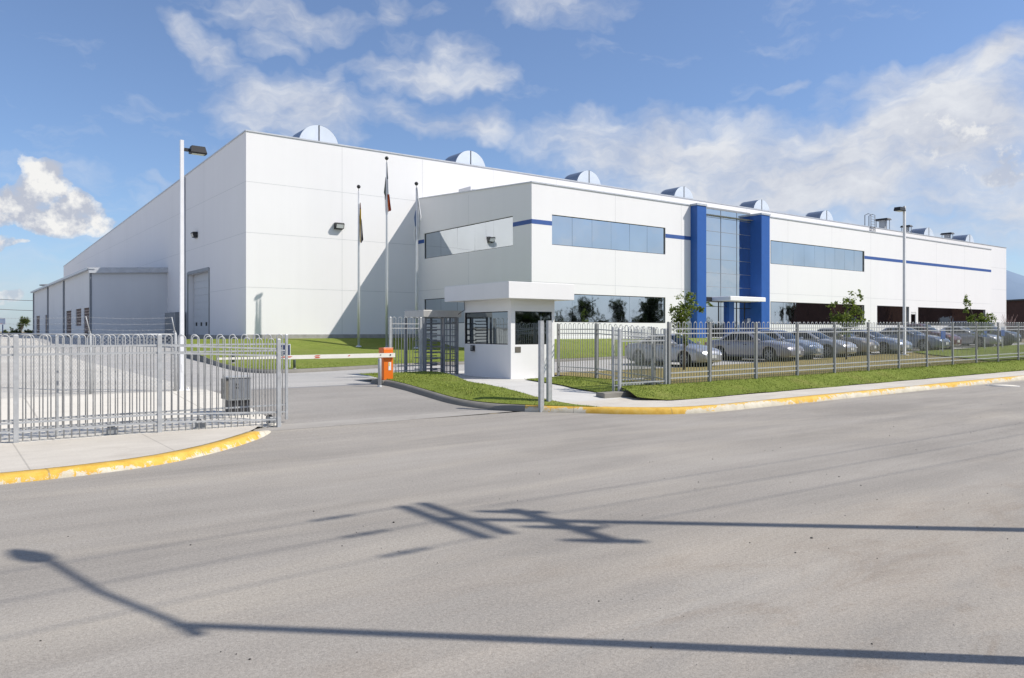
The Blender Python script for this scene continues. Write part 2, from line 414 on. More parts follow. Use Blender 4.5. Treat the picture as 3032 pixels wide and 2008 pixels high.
def make_world():
    nt = wd.node_tree; t = NT(nt); bg = nt.nodes['Background']
    sky = t.n('ShaderNodeTexSky'); sky.sky_type = 'NISHITA'; sky.sun_disc = False
    sky.sun_elevation = SUN_EL; sky.sun_rotation = math.atan2(sx, sy)
    sky.altitude = 500; sky.air_density = 1.0; sky.dust_density = .7; sky.ozone_density = 1.6
    d = t.n('ShaderNodeTexCoord').outputs['Generated']
    sep = t.n('ShaderNodeSeparateXYZ', {0: d}); x, y, z = sep.outputs
    az0 = t.m('ARCTAN2', x, y); el0 = t.m('ARCSINE', z)
    w1 = t.n('ShaderNodeSeparateXYZ', {0: t.noise(d, 5.0, 2, .6, 0, True)})
    w2 = t.n('ShaderNodeSeparateXYZ', {0: t.noise(d, 17.0, 3, .65, 0, True)})
    def off(a, i, k1, k2): return t.m('ADD', a, t.m('ADD', t.m('MULTIPLY', t.m('SUBTRACT', w1.outputs[i], .5), k1), t.m('MULTIPLY', t.m('SUBTRACT', w2.outputs[i], .5), k2)))
    az, el = off(az0, 0, .26, .07), off(el0, 1, .10, .05)
    azp, elp = off(az0, 0, .06, .05), off(el0, 1, .045, .05)
    def field(lst, az, el):
        tot = None; v2 = t.n('ShaderNodeCombineXYZ', {0: az, 1: el, 2: 0.0}).outputs[0]
        for (px, py, rx, ry, rot, amp) in lst:          # azimuth, elevation and spread of each cloud
            u, v = px*1.2804, py*1.2804; k = (u-CU)/FPX
            A = math.atan(k); E = math.atan((CV-v)/FPX*math.cos(A)); ra = rx*1.2804/FPX*math.cos(A)**2; re = ry*1.2804/FPX*math.cos(A)
            mp = t.n('ShaderNodeMapping', {'Vector': v2, 'Location': (A, E, 0), 'Rotation': (0, 0, rot), 'Scale': (ra, re, 1)}, vector_type='TEXTURE')
            d2 = t.n('ShaderNodeVectorMath', {0: mp.outputs[0], 1: mp.outputs[0]}, operation='DOT_PRODUCT').outputs['Value']
            mk = t.m('MULTIPLY_ADD', d2, -.5*amp, amp)
            tot = mk if tot is None else t.m('MAXIMUM', tot, mk)
        return t.m('MAXIMUM', tot, 0.0)
    soft = field([(430, 100, 110, 34, -.42, .62), (650, 62, 130, 30, .05, .68), (600, 115, 50, 20, 0, .5), (880, 45, 70, 28, .2, .6), (985, 38, 60, 20, 0, .5),
                  (1310, 32, 170, 34, -.05, .68), (1050, 190, 140, 34, .1, .66), (1095, 130, 70, 34, .2, .55), (900, 172, 100, 20, -.1, .5),
                  (690, 268, 230, 62, -.1, .86), (1030, 300, 120, 36, -.15, .72), (760, 200, 30, 40, 0, .45),
                  (1560, 345, 300, 75, -.05, 1.05), (1850, 420, 460, 125, -.1, 1.2), (2170, 330, 290, 125, .1, 1.3),
                  (2120, 195, 200, 50, .18, .85), (2330, 140, 130, 60, .35, 1.1), (2250, 250, 200, 60, .2, 1.0), (1820, 215, 50, 14, .1, .45), (2300, 480, 300, 120, 0, 1.0), (2330, 250, 140, 110, 0, .95),
                  (340, 412, 40, 10, -.2, .4), (20, 640, 120, 60, 0, .55)], az, el)
    puff = field([(80, 388, 60, 28, .1, 1.1), (75, 430, 75, 38, 0, 1.15), (40, 460, 80, 42, 0, 1.15), (170, 475, 66, 38, -.3, 1.1), (110, 500, 135, 32, 0, 1.15),
                  (10, 560, 42, 20, 0, .95), (55, 566, 26, 10, 0, .8), (30, 678, 50, 16, 0, .72),
                  (2130, 305, 90, 30, 0, .48), (2250, 330, 130, 50, 0, .5), (2325, 390, 80, 44, 0, .6), (2200, 420, 120, 34, 0, .42)], azp, elp)
    sv = t.n('ShaderNodeCombineXYZ', {0: t.m('MULTIPLY', azp, 6.0), 1: t.m('MULTIPLY', elp, 15.0), 2: .3}).outputs[0]
    ns = t.noise(sv, 1.35, 7, .60); np_ = t.noise(d, 20, 7, .66); nq = t.noise(t.mapping(d, loc=(-.012, .0, -.014)), 20, 4, .66)
    ds = t.ramp(t.m('ADD', t.m('MULTIPLY', soft, .85), t.m('MULTIPLY', t.m('SUBTRACT', ns, .5), 1.75)), [(.10, 0.0), (.40, .26), (.72, .68), (.98, .95)])
    dp = t.ramp(t.m('ADD', puff, t.m('MULTIPLY', t.m('SUBTRACT', np_, .5), 1.7)), [(.42, 0.0), (.60, .62), (.90, 1.0)], 'EASE')
    # general broken cloud over the rest of the sky, away from the photographed part
    side = t.m('SUBTRACT', t.m('ABSOLUTE', az0), .75, cl=True)
    dg = t.m('MULTIPLY', t.ramp(ns, [(.45, 0.0), (.7, .6)]), t.m('MULTIPLY', side, 4.0, cl=True))
    ds = t.m('MAXIMUM', ds, dg)
    K = .92/.11
    # lit cloud colours (scaled for the background strength below)
    csoft = t.mix(t.ramp(t.m('ADD', t.m('MULTIPLY', ns, .7), t.m('MULTIPLY', np_, .3)), [(.36, 0.0), (.62, 1.0)]), (.56*K, .60*K, .71*K), (.86*K, .88*K, .92*K))
    up = t.m('ADD', t.m('MULTIPLY', t.m('SUBTRACT', np_, nq), 4.5), t.m('ADD', .42, t.m('MULTIPLY', t.m('SUBTRACT', np_, .5), 1.4)))
    cpuff = t.mix(t.ramp(up, [(.15, 0.0), (.95, 1.0)]), (.56*K, .60*K, .70*K), (.99*K, .985*K, .97*K))
    hz = t.m('POWER', t.m('SUBTRACT', 1.0, t.m('ABSOLUTE', z), cl=True), 14.0)
    base = t.mix(1.0, sky.outputs[0], SKYTINT, 'MULTIPLY')
    base = t.mix(.10, base, (.50*K, .58*K, .70*K))
    base = t.mix(t.m('MULTIPLY', hz, .42), base, (.36*K, .46*K, .66*K))
    hz2 = t.m('MULTIPLY', t.m('POWER', t.m('SUBTRACT', 1.0, t.m('ABSOLUTE', z), cl=True), 3.0), t.m('MULTIPLY', side, 3.0, cl=True))
    base = t.mix(t.m('MULTIPLY', hz2, .85), base, (.50*K, .57*K, .68*K))
    c = t.mix(ds, base, csoft); c = t.mix(dp, c, cpuff)
    nt.links.new(c, bg.inputs[0]); bg.inputs[1].default_value = .11
SKYTINT = (.95, 1.10, 1.33)
make_world()
wd.cycles.sampling_method = 'NONE'
cy = scene.cycles; cy.max_bounces = 5; cy.diffuse_bounces = 2; cy.glossy_bounces = 3; cy.transparent_max_bounces = 8

# ================================================================== ground sheets
def catmull(pts, per=6):
    out = []
    P = [pts[0]]+list(pts)+[pts[-1]]
    for i in range(1, len(P)-2):
        a, b, c, d = [Vector((*p, 0)) for p in P[i-1:i+3]]
        for k in range(per):
            x = k/per
            q = .5*((2*b)+(c-a)*x+(2*a-5*b+4*c-d)*x*x+(3*b-a-3*c+d)*x**3)
            out.append((q.x, q.y))
    out.append(tuple(pts[-1])); return out
def offset(pl, d):
    out = []
    for i, p in enumerate(pl):
        a = Vector((*pl[max(i-1, 0)], 0)); b = Vector((*pl[min(i+1, len(pl)-1)], 0)); q = (b-a).normalized()
        out.append((p[0]-q.y*d, p[1]+q.x*d))
    return out
def sheet(name, poly, zf, mat, step=2.0, kind='structure', label=None, cat=None):
    bm = bmesh.new(); f = bm.faces.new([bm.verts.new((s, t, 0)) for s, t in poly])
    bmesh.ops.triangulate(bm, faces=[f])
    for ax in (0, 1):
        lo = min(p[ax] for p in poly); hi = max(p[ax] for p in poly)
        lo, hi = max(lo, -30 if ax == 0 else -30), min(hi, 80)
        q = math.ceil(lo/step)*step
        while q < hi:
            co = Vector((q, 0, 0)) if ax == 0 else Vector((0, q, 0)); no = Vector((1, 0, 0)) if ax == 0 else Vector((0, 1, 0))
            bmesh.ops.bisect_plane(bm, geom=bm.verts[:]+bm.edges[:]+bm.faces[:], plane_co=co, plane_no=no, dist=1e-5)
            q += step
    for v in bm.verts:
        s, t = v.co.x, v.co.y; v.co = W(s, t, zf(s, t))
    bmesh.ops.recalc_face_normals(bm, faces=bm.faces)
    for fc in bm.faces:
        fc.smooth = True
        if fc.normal.z < 0: fc.normal_flip()
    me = bpy.data.meshes.new(name); bm.to_mesh(me); bm.free(); me.materials.append(mat)
    o = bpy.data.objects.new(name, me); COL.objects.link(o)
    return tag(o, label, cat, None, kind)

kr = catmull([(10.5, 21.3), (10.5, 19.5), (10.5, 18), (10.58, 16.7), (10.98, 15.75), (11.75, 14.95), (12.5, 14.15), (13.25, 13.25), (14.2, 12.55), (15.4, 12.25), (18, 12.22), (24, 12.22)], 6)+[(s, 12.22) for s in range(26, 190, 4)]
kl = [(-120, 12.03), (-60, 12.03), (-30, 12.03), (-12, 12.03), (-6, 12.03)]+catmull([(-3, 12.03), (.6, 12.03), (1.94, 12.17), (2.85, 12.5), (3.75, 13.15), (4.65, 14.1), (5.15, 14.8), (5.38, 15.25)], 6)
road_poly = [(-120, -1.2), (189, -1.2), (189, 12.22)]+kr[::-1][0:]
cut = [p for p in kr if p[1] <= 15.2 or p[0] > 13]
road_poly = [(-120, -2.2), (189, -2.2)]+cut[::-1]+[(5.4, 15.25)]+kl[::-1]
sheet('road', road_poly, zroad, M['road'], 3.0)
sheet('gate_track', [(4.6, 15.1), (5.4, 15.22), (11.35, 15.2), (10.9, 15.75), (4.6, 15.75)], lambda s, t: zroad(s, t)+.004, M['track'], 1.0)
dr = [p for p in kr if p[1] >= 15.7 and p[0] < 11.2]
sheet('driveway', [(5.75, 15.75), (10.98, 15.75)]+dr[::-1]+[(10.5, 20.9), (5.75, 20.9)], zroad, M['drive'], 1.0)
sheet('service_road', [(5.75, 20.9), (17.4, 20.9), (17.4, 21.7), (75, 21.7), (75, 33), (24, 33), (14, 33), (13.5, 70), (5.75, 70)], lambda s, t: zdrive(s, t)-.004, M['lot'], 2.0)
sheet('concrete_pad', [(-40, 15.5), (5.3, 15.5), (5.75, 15.75), (5.75, 21.5), (-40, 21.5)], lambda s, t: max(.105, zyard(s, t)+.01) if s < 5.2 else zroad(s, t)+.012, M['pad'], 1.0)
sheet('gravel_yard', [(-150, 21.5), (5.75, 21.5), (5.75, 70), (40, 74), (40, 190), (-150, 190)], lambda s, t: zyard(s, t), M['gravel'], 3.0)
lawn_edge = catmull([(11.9, 51.6), (10.4, 40), (9.4, 32), (9.25, 29.4), (9.7, 28.1), (10.6, 27.85), (12.15, 28.2), (14.9, 29.2), (17.8, 29.9), (22, 30.1), (29, 30.0)], 5)+[(36, 30), (45, 30), (60, 30), (72, 30)]
lawn_in = offset(lawn_edge, .14)
sheet('lawn', lawn_in+[(72, 37.9), (29.9, 37.9), (29.9, 52.1), (16.0, 52.1)], zlawn, M['grass'], 1.0)
krin = offset(kr, .30)
walk_in = [(14.6, 13.85), (190, 13.85)]
sw = [p for p in krin if p[0] > 12.3 and p[1] < 13.9]
sheet('sidewalk', [p for p in sw if p[0] > 13.0]+[(189, 13.85), (15.6, 13.85), (14.5, 14.5), (13.4, 14.9), (12.65, 14.9), (12.75, 14.6), (13.0, 13.75)], lambda s, t: zs(s)+.147 + (zpath(s, t)-.145 if s < 15.7 else 0), M['walk'], 1.0)
sheet('footpath', [(12.65, 14.9), (13.4, 14.9), (14.5, 14.5), (15.2, 14.6), (15.2, 15.2), (17.3, 15.35), (17.4, 26.0), (11.6, 26.0), (11.6, 22.0), (12.3, 19.5)], lambda s, t: zpath(s, t), M['path'], 1.0)
krg = offset(kr, .15)
isl = [p for p in krg if p[1] < 21.2 and p[0] < 13.1]
def dline(p, pl):
    best = 9e9
    for a, b in zip(pl, pl[1:]):
        dx, dy = b[0]-a[0], b[1]-a[1]; f = clamp(((p[0]-a[0])*dx+(p[1]-a[1])*dy)/(dx*dx+dy*dy+1e-12))
        best = min(best, math.hypot(p[0]-a[0]-dx*f, p[1]-a[1]-dy*f))
    return best
isl_edge = [p for p in krg if p[0] < 14.5]
def zisl(s, t):
    d = dline((s, t), isl_edge); hi = max(zpath(s, t)+.03, zroad(s, t)+.15)
    return lerp(zroad(s, t)+.158, hi, sm(d/.7))+.05*sm(d/.9)*sm((t-14)/2)
island_poly = isl+[(13.0, 13.75), (12.75, 14.6), (12.35, 15.6), (12.3, 17.5), (12.55, 19.2), (13.0, 20.6), (13.7, 22.5), (13.3, 23.05), (10.9, 23.0), (10.75, 21.3)]
sheet('grass_verge', island_poly, zisl, M['grass'], .5)
patch_poly = [(14.85, 15.55), (17.25, 15.45), (17.3, 20.1), (16.9, 20.1), (15.1, 19.6), (14.7, 18.2), (14.55, 16.6)]
sheet('grass_patch', patch_poly, lambda s, t: zpath(s, t)+.03+.02*mnoise.noise(Vector((s, t, 2))), M['grass'], .5)
def zberm(s, t): return lerp(zs(s)+.165, zfence(s)+.02, sm((t-13.85)/1.5))+.025*mnoise.noise(Vector((s*.9, t*.9, 4)))
berm_poly = [(14.9, 14.45), (15.6, 13.95)]+[(s, 13.84+.03*math.sin(s*2.1)+.02*math.sin(s*5.3)) for s in [16+.5*i for i in range(120)]]+[(189, 13.84), (189, 15.4), (15.2, 15.4)]
sheet('grass_berm', berm_poly, zberm, M['grass'], .5)
sheet('dry_verge', [(17.3, 15.4), (120, 15.4), (120, 21.75), (17.3, 21.75)], lambda s, t: zstrip(s, t)+.02*mnoise.noise(Vector((s, t, 7))), M['drygrass'], 1.0)
def zgreen(s, t): return zstrip(s, t)+.05+.02*mnoise.noise(Vector((s, t, 7)))
sheet('green_verge', [(39.5, 15.6)]+[(s, 15.55) for s in (50, 119)]+[(119, 21.5), (44.2, 21.5), (42.3, 19.4), (41.0, 17.6)], zgreen, M['grass'], 1.0)
kli = offset(kl, .30)
sheet('sidewalk', kli+[(5.3, 15.5), (-120, 15.5)], lambda s, t: .105, M['walk'], 1.0)

def kerb(name, pl, base, mats, hfun, paint, width=.30, toe=True):
    prof = [(0, -.03, 0.0), (.0, .006, .05), (.035, .6, .3), (.075, .93, .45), (.11, 1.0, .55), (width*.6, 1.02, .75), (width+.02, 1.0, 1.0), (width+.02, -.3, 1.0)]
    mb = MB(); mb.keep = True; L_ = 0; rows = []; pv = []
    for i, p in enumerate(pl):
        if i: L_ += math.dist(p, pl[i-1])
        a = Vector((*pl[max(i-1, 0)], 0)); b = Vector((*pl[min(i+1, len(pl)-1)], 0)); q = (b-a).normalized()
        row = []
        for (o, h, c) in prof:
            s, t = p[0]-q.y*o, p[1]+q.x*o
            hh = hfun(p[0], p[1], L_)
            row.append((mb.vert(W(s, t, base(p[0], p[1])+h*hh)), (L_, c))); pv.append(paint(p[0], p[1], L_))
        rows.append(row)
    for r0, r1 in zip(rows, rows[1:]):
        for j in range(len(prof)-1):
            ids = (r0[j], r1[j], r1[j+1], r0[j+1]); mb.face([i[0] for i in ids], 0, True, [i[1] for i in ids])
    o = mb.build(name, mats)
    at = o.data.attributes.new('paint', 'FLOAT', 'POINT'); at.data.foreach_set('value', pv)
    return tag(o, None, None, None, 'structure')
def densify(pl, st=.4, smax=60):
    out = [pl[0]]
    for a, b in zip(pl, pl[1:]):
        d = math.dist(a, b); n = max(1, int(d/st)) if -10 < b[0] < smax else 1
        for k in range(1, n+1): out.append((lerp(a[0], b[0], k/n), lerp(a[1], b[1], k/n)))
    return out
krd = densify(kr)
i0 = next(i for i, p in enumerate(krd) if p[0] > 11.6)
kerb('kerb', krd[:i0+1], zroad, M['kerbc'], lambda s, t, l: .145, lambda s, t, l: 0)
def paint_r(s, t, l):
    if s < 12.7: return .78
    if s < 14.5: return 1.5
    return .74+.22*math.sin(s*1.05)*math.sin(s*.37+1)
kerb('kerb', krd[i0:], zroad, M['kerby'], lambda s, t, l: .145, paint_r)
kerb('kerb', densify(kl), lambda s, t: 0.0, M['kerby'], lambda s, t, l: .105*sm((5.55-s)/.7)+.004, lambda s, t, l: .90 if s < 4.7 else .90-(s-4.7)*1.0)
kerb('kerb', densify(lawn_edge, 1.0, 80), lambda s, t: zdrive(s, t), M['kerbc'], lambda s, t, l: max(.14, zlawn(s, t)-zdrive(s, t)), lambda s, t, l: 0, .14)

# wide terrain reaching the horizon, below every other sheet
def make_ground():
    def zt(s, t):
        if t < 13: return -.12
        if s < 6: return max(-.12, zyard(s, t)-.12)
        return min(.2+.9*clamp((t-24)/20), zyard(s, t)) - .3
    xs = [-6000, -2500, -900, -400, -200]+list(range(-150, 200, 5))+[220, 300, 500, 900, 2500, 6000]
    mb = MB(); ids = {}
    for i, s in enumerate(xs):
        for j, t in enumerate(xs): ids[i, j] = mb.vert(W(s, t, zt(s, t)))
    n = len(xs)
    for i in range(n-1):
        for j in range(n-1): mb.face((ids[i, j], ids[i+1, j], ids[i+1, j+1], ids[i, j+1]), 0, True)
    tag(mb.build('ground', M['soil']), kind='structure')
make_ground()
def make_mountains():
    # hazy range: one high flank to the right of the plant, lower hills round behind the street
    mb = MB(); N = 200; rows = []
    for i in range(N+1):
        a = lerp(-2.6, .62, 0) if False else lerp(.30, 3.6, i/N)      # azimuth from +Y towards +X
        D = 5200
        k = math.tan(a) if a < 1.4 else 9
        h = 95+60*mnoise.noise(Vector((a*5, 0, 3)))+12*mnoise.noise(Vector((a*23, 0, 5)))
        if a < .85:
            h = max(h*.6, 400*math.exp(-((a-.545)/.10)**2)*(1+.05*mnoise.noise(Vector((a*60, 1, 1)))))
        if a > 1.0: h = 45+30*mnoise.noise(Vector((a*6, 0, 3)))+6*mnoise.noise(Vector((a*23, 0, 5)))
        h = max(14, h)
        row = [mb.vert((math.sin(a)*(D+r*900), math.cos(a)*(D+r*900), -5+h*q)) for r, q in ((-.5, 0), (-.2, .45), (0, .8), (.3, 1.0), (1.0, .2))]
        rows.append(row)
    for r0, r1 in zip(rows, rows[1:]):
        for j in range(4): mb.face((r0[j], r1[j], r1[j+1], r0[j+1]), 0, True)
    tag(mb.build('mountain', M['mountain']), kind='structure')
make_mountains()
def grass_blades():
    mb = MB(); mb.keep = True
    def inside(p, poly):
        c = False; n = len(poly)
        for i in range(n):
            a, b = poly[i], poly[i-1]
            if (a[1] > p[1]) != (b[1] > p[1]) and p[0] < (b[0]-a[0])*(p[1]-a[1])/(b[1]-a[1])+a[0]: c = not c
        return c
    def fill(poly, zf, n, smax, h0, edge=None):
        ss = [p[0] for p in poly]; tt = [p[1] for p in poly]; k = 0
        s0, s1 = min(ss), min(max(ss), smax); t0, t1 = min(tt), max(tt)
        while k < n:
            s = s0+(s1-s0)*rnd.random()**1.35; t = rnd.uniform(t0, t1)
            if not inside((s, t), poly): continue
            k += 1
            h = h0*rnd.uniform(.5, 1.35)*(1+.5*mnoise.noise(Vector((s*1.7, t*1.7, 9)))); a = rnd.uniform(0, 2*PI); w = rnd.uniform(.006, .013)
            p = W(s, t, zf(s, t)-.012); d = Vector((math.cos(a), math.sin(a), 0))*w; l = Vector((rnd.gauss(0, .4), rnd.gauss(0, .4), 0))*h
            mb.poly([p-d, p+d, p+l+Vector((0, 0, h))])
    fill(island_poly, zisl, 11000, 99, .04); fill(patch_poly, lambda s, t: zpath(s, t)+.03, 4500, 99, .04)
    fill(berm_poly, zberm, 26000, 52, .042)
    fill([p for p in lawn_in if p[0] < 40 and p[1] < 33]+[(40, 33.5), (9.6, 33.0)], zlawn, 7000, 40, .05)
    tag(mb.build('grass_tufts', M['blade']), 'short mown grass blades on the verges beside the kerb and fence', 'grass', None, 'stuff')
grass_blades()
def pebbles():
    mb = MB()
    for i in range(520):
        t = .2+9*rnd.random()**1.5; s = rnd.uniform(-6, 24)
        r = rnd.choice((.004, .005, .006, .007, .009)) * (1.5 if rnd.random() < .05 else 1)
        p = W(s, t, zroad(s, t)+r*.3); pr = []
        for h, q in ((-.4, .7), (0, 1), (.5, .7), (.75, .2)):
            pr.append([(p.x+r*q*rnd.uniform(.7, 1.3)*math.cos(k*PI/2.5), p.y+r*q*rnd.uniform(.7, 1.3)*math.sin(k*PI/2.5), p.z+h*r) for k in range(5)])
        mb.loft(pr, rnd.choice((0, 0, 1)), cap=True)
    tag(mb.build('pebbles', [plain('dark_pebble', (.07, .065, .06), .9), plain('pale_pebble', (.36, .33, .29), .9)]), 'small loose pebbles scattered over the dusty street', 'gravel', None, 'stuff')
pebbles()
# ================================================================== buildings
TO, TW = 37.78, 51.95                 # office facade, warehouse facade
SO, SWL = 29.64, 16.48                # office left wall, warehouse left wall
SOE, SWE = s_on(2934.8, TO), s_on(2979.5, TW)
def wall_cells(mb, fn, a0, a1, z0, z1, holes, depth, m=0):
    """rectangular wall with rectangular openings; fn(a,z,d) -> point, d = depth behind the face"""
    A = sorted({a0, a1, *[h[0] for h in holes], *[h[1] for h in holes]}); Z = sorted({z0, z1, *[h[2] for h in holes], *[h[3] for h in holes]})
    for x0, x1 in zip(A, A[1:]):
        for y0, y1 in zip(Z, Z[1:]):
            cx, cy = (x0+x1)/2, (y0+y1)/2
            if any(h[0] < cx < h[1] and h[2] < cy < h[3] for h in holes): continue
            mb.poly([fn(x0, y0, 0), fn(x1, y0, 0), fn(x1, y1, 0), fn(x0, y1, 0)], m)
    for x0, x1, y0, y1 in holes:
        for (p, q) in (((x0, y0), (x1, y0)), ((x1, y0), (x1, y1)), ((x1, y1), (x0, y1)), ((x0, y1), (x0, y0))):
            mb.poly([fn(*p, 0), fn(*q, 0), fn(*q, depth), fn(*p, depth)], m)
def window(parent, o, fn, x0, x1, y0, y1, n, depth=.10, label=None, rows=1, glass='glass', frame='trim', fw=.035):
    fr = MB(o); 
    def bar(a0, a1, b0, b1): 
        c = [fn(a, z, d) for d in (depth-.035, depth+.02) for a, z in ((a0, b0), (a1, b0), (a1, b1), (a0, b1))]
        i = [fr.vert(p) for p in c]
        for q in ((0,1,2,3),(7,6,5,4),(0,1,5,4),(1,2,6,5),(2,3,7,6),(3,0,4,7)): fr.face([i[k] for k in q])
    bar(x0, x1, y0, y0+fw); bar(x0, x1, y1-fw, y1); bar(x0, x0+fw, y0+fw, y1-fw); bar(x1-fw, x1, y0+fw, y1-fw)
    f = fr.build('window', M[frame], parent)
    if label: f['label'] = label
    r2 = random.Random(int(abs(x0*131+y0*17)))
    mm = MB(o); g = .008
    for i in range(n):
        for j in range(rows):
            a, b = lerp(x0+fw, x1-fw, i/n), lerp(x0+fw, x1-fw, (i+1)/n); c, d = lerp(y0+fw, y1-fw, j/rows), lerp(y0+fw, y1-fw, (j+1)/rows)
            t1, t2 = r2.gauss(0, .0022), r2.gauss(0, .0022); e = depth
            mm.poly([fn(a+g, c+g, e+t1+t2), fn(b-g, c+g, e-t1+t2), fn(b-g, d-g, e-t1-t2), fn(a+g, d-g, e+t1-t2)])
    mm.build('pane', M[glass], f)
    bk = MB(o); e = depth+.03
    bk.poly([fn(x0+.01, y0+.01, e), fn(x1-.01, y0+.01, e), fn(x1-.01, y1-.01, e), fn(x0+.01, y1-.01, e)]); bk.build('backing', M['shadowhole'], f)
    return f
def vjoint(mb, fn, a, z0, z1, w=.016, m=1): w *= .8; mb.poly([fn(a-w, z0, -.003), fn(a+w, z0, -.003), fn(a+w, z1, -.003), fn(a-w, z1, -.003)], m)
def hjoint(mb, fn, z, a0, a1, w=.016, m=1): w *= .8; mb.poly([fn(a0, z-w, -.0035), fn(a1, z-w, -.0035), fn(a1, z+w, -.0035), fn(a0, z+w, -.0035)], m)

# ---------------- warehouse
def make_warehouse():
    o = (SWL, TW, 1.5); wh = thing('warehouse', 'large tall white windowless warehouse hall with rounded metal skylights along its roof edge', 'warehouse', *o)
    top, back, tend = 15.39, 12.64, 146.0
    F = lambda a, z, d: (a, TW+d, z)
    Lf = lambda a, z, d: (SWL+d, a, z)
    ztop = lambda t: lerp(top, back, (t-TW)/(tend-TW))
    t1, t0 = t_on(558, SWL), t_on(619, SWL); dz = 6.63
    w = MB(o)
    wall_cells(w, F, SWL, SWE, .5, top, [], .1)
    zmin = 11.5
    wall_cells(w, Lf, TW, tend, .5, zmin, [(t0, t1, 1.0, dz)], .45)
    w.poly([Lf(TW, zmin, 0), Lf(tend, zmin, 0), Lf(tend, back, 0), Lf(TW, top, 0)])
    w.poly([(SWE, TW, .5), (SWE, tend, .5), (SWE, tend, back), (SWE, TW, top)]); w.poly([(SWL, tend, .5), (SWE, tend, .5), (SWE, tend, back), (SWL, tend, back)])
    us = [1012.8, 1251, 1460.6, 1648]; ss = [s_on(u, TW) for u in us]; d = (ss[-1]-ss[0])/3
    a = ss[-1]+d
    while a < SWE-2: ss.append(a); a += d
    for a in ss: vjoint(w, F, a, 1.6, top-.1)
    for z in (12.04, 8.63, 4.96): hjoint(w, F, z, SWL, SWE); hjoint(w, Lf, z, TW, t0-.0 if z < 6 else TW+80, .012)
    for i in range(1, 8): vjoint(w, Lf, TW+i*10.2, 6.8, ztop(TW+i*10.2)-.1, .012)
    w.build('wall', [M['wall'], M['joint']], wh)
    f = MB(o); f.box((SWL-.03, TW-.03, .5), (SO, TW-.0005, 1.78)); f.box((SWL-.03, TW, .5), (SWL-.0005, 80, 1.72)); f.build('footing', M['footing'], wh)
    r = MB(o); r.poly([(SWL+.2, TW+.2, top-.5), (SWE-.2, TW+.2, top-.5), (SWE-.2, tend-.2, back-.5), (SWL+.2, tend-.2, back-.5)]); r.build('roof', M['roof'], wh)
    c = MB(o); c.box((SWL-.04, TW-.05, top), (SWE+.04, TW+.22, top+.09))
    for k in range(12):
        a, b = lerp(TW+.22, tend, k/12), lerp(TW+.22, tend, (k+1)/12)
        c.loft([[(SWL-.05, q, ztop(q)), (SWL+.2, q, ztop(q)), (SWL+.2, q, ztop(q)+.09), (SWL-.05, q, ztop(q)+.09)] for q in (a, b)], 0, cap=True)
    c.build('coping', M['coping'], wh)
    # rounded skylights behind the parapet
    for i in (0, 1, 2, 3, 4, 5, 7, 8):
        sc = 21.8+13.0*i; R_ = 1.5; tz = TW+.45; zc = 15.22; ln = 2.1
        n = 28; e = MB(o); arc = [(sc+R_*math.cos(PI*k/n), zc+R_*math.sin(PI*k/n)) for k in range(n+1)]
        sh = MB(o); sh.loft([[(x, y, z) for x, z in arc] for y in (tz, tz+ln)], 0, close=False, smooth=True)
        for yy in [tz+.02+ln*q/6 for q in range(7)]:
            sh.loft([[(sc+(R_+.02)*math.cos(PI*k/n), y, zc+(R_+.02)*math.sin(PI*k/n)) for k in range(n+1)] for y in (yy, yy+.035)], 0, close=False, smooth=True)
        sk = sh.build('skylight', M['domeshell'], wh)
        e.poly([(x, tz, z) for x, z in arc]); e.poly([(x, tz+ln, z) for x, z in arc]); e.build('end_panel', M['domeend'], sk)
        rb = MB(o); rb.box((sc-.03, tz-.03, 15.0), (sc+.03, tz-.002, zc+R_)); rb.build('rib', M['dark'], sk)
    for i in range(11):                      # lightning rods on the parapet
        pass
    # dock door
    dd = MB(o); x = SWL+.42; n = 9
    for k in range(n):
        z0, z1 = lerp(1.5, dz-.05, k/n), lerp(1.5, dz-.05, (k+1)/n)
        dd.box((x, t0+.08, z0+.012), (x+.05, t1-.02, z1-.012)); 
    dd.box((x+.03, t0+.05, 1.5), (x+.06, t1, dz)); d_ = dd.build('dock_door', M['door'], wh)
    for k in range(4):
        a = lerp(t0, t1, .14+.24*k); q = MB(o); q.box((x-.006, a-.22, 2.42), (x-.001, a+.22, 2.72)); q.build('pane', M['black'], d_)
    jm = MB(o); jm.box((SWL-.06, t0-.18, 1.3), (SWL+.06, t0-.001, dz+.2)); jm.box((SWL-.06, t1+.001, 1.3), (SWL+.06, t1+.3, dz+.2)); jm.box((SWL-.07, t0-.001, dz+.001), (SWL+.06, t1+.001, dz+.25)); jm.build('door_frame', M['greybox'], wh)
    sdz = MB(o); t2 = t_on(545, SWL); sdz.box((SWL-.03, t2-.1, 1.4), (SWL-.001, t2+1.0, 3.8)); sdz.build('side_door', M['greybox'], wh)
    dp = MB(o); t3 = t_on(549, SWL); dp.tube([(SWL-.07, t3, 1.3), (SWL-.07, t3, ztop(t3)-.1)], .06, 6); dp.build('downspout', M['coping'], wh)
    return wh
make_warehouse()

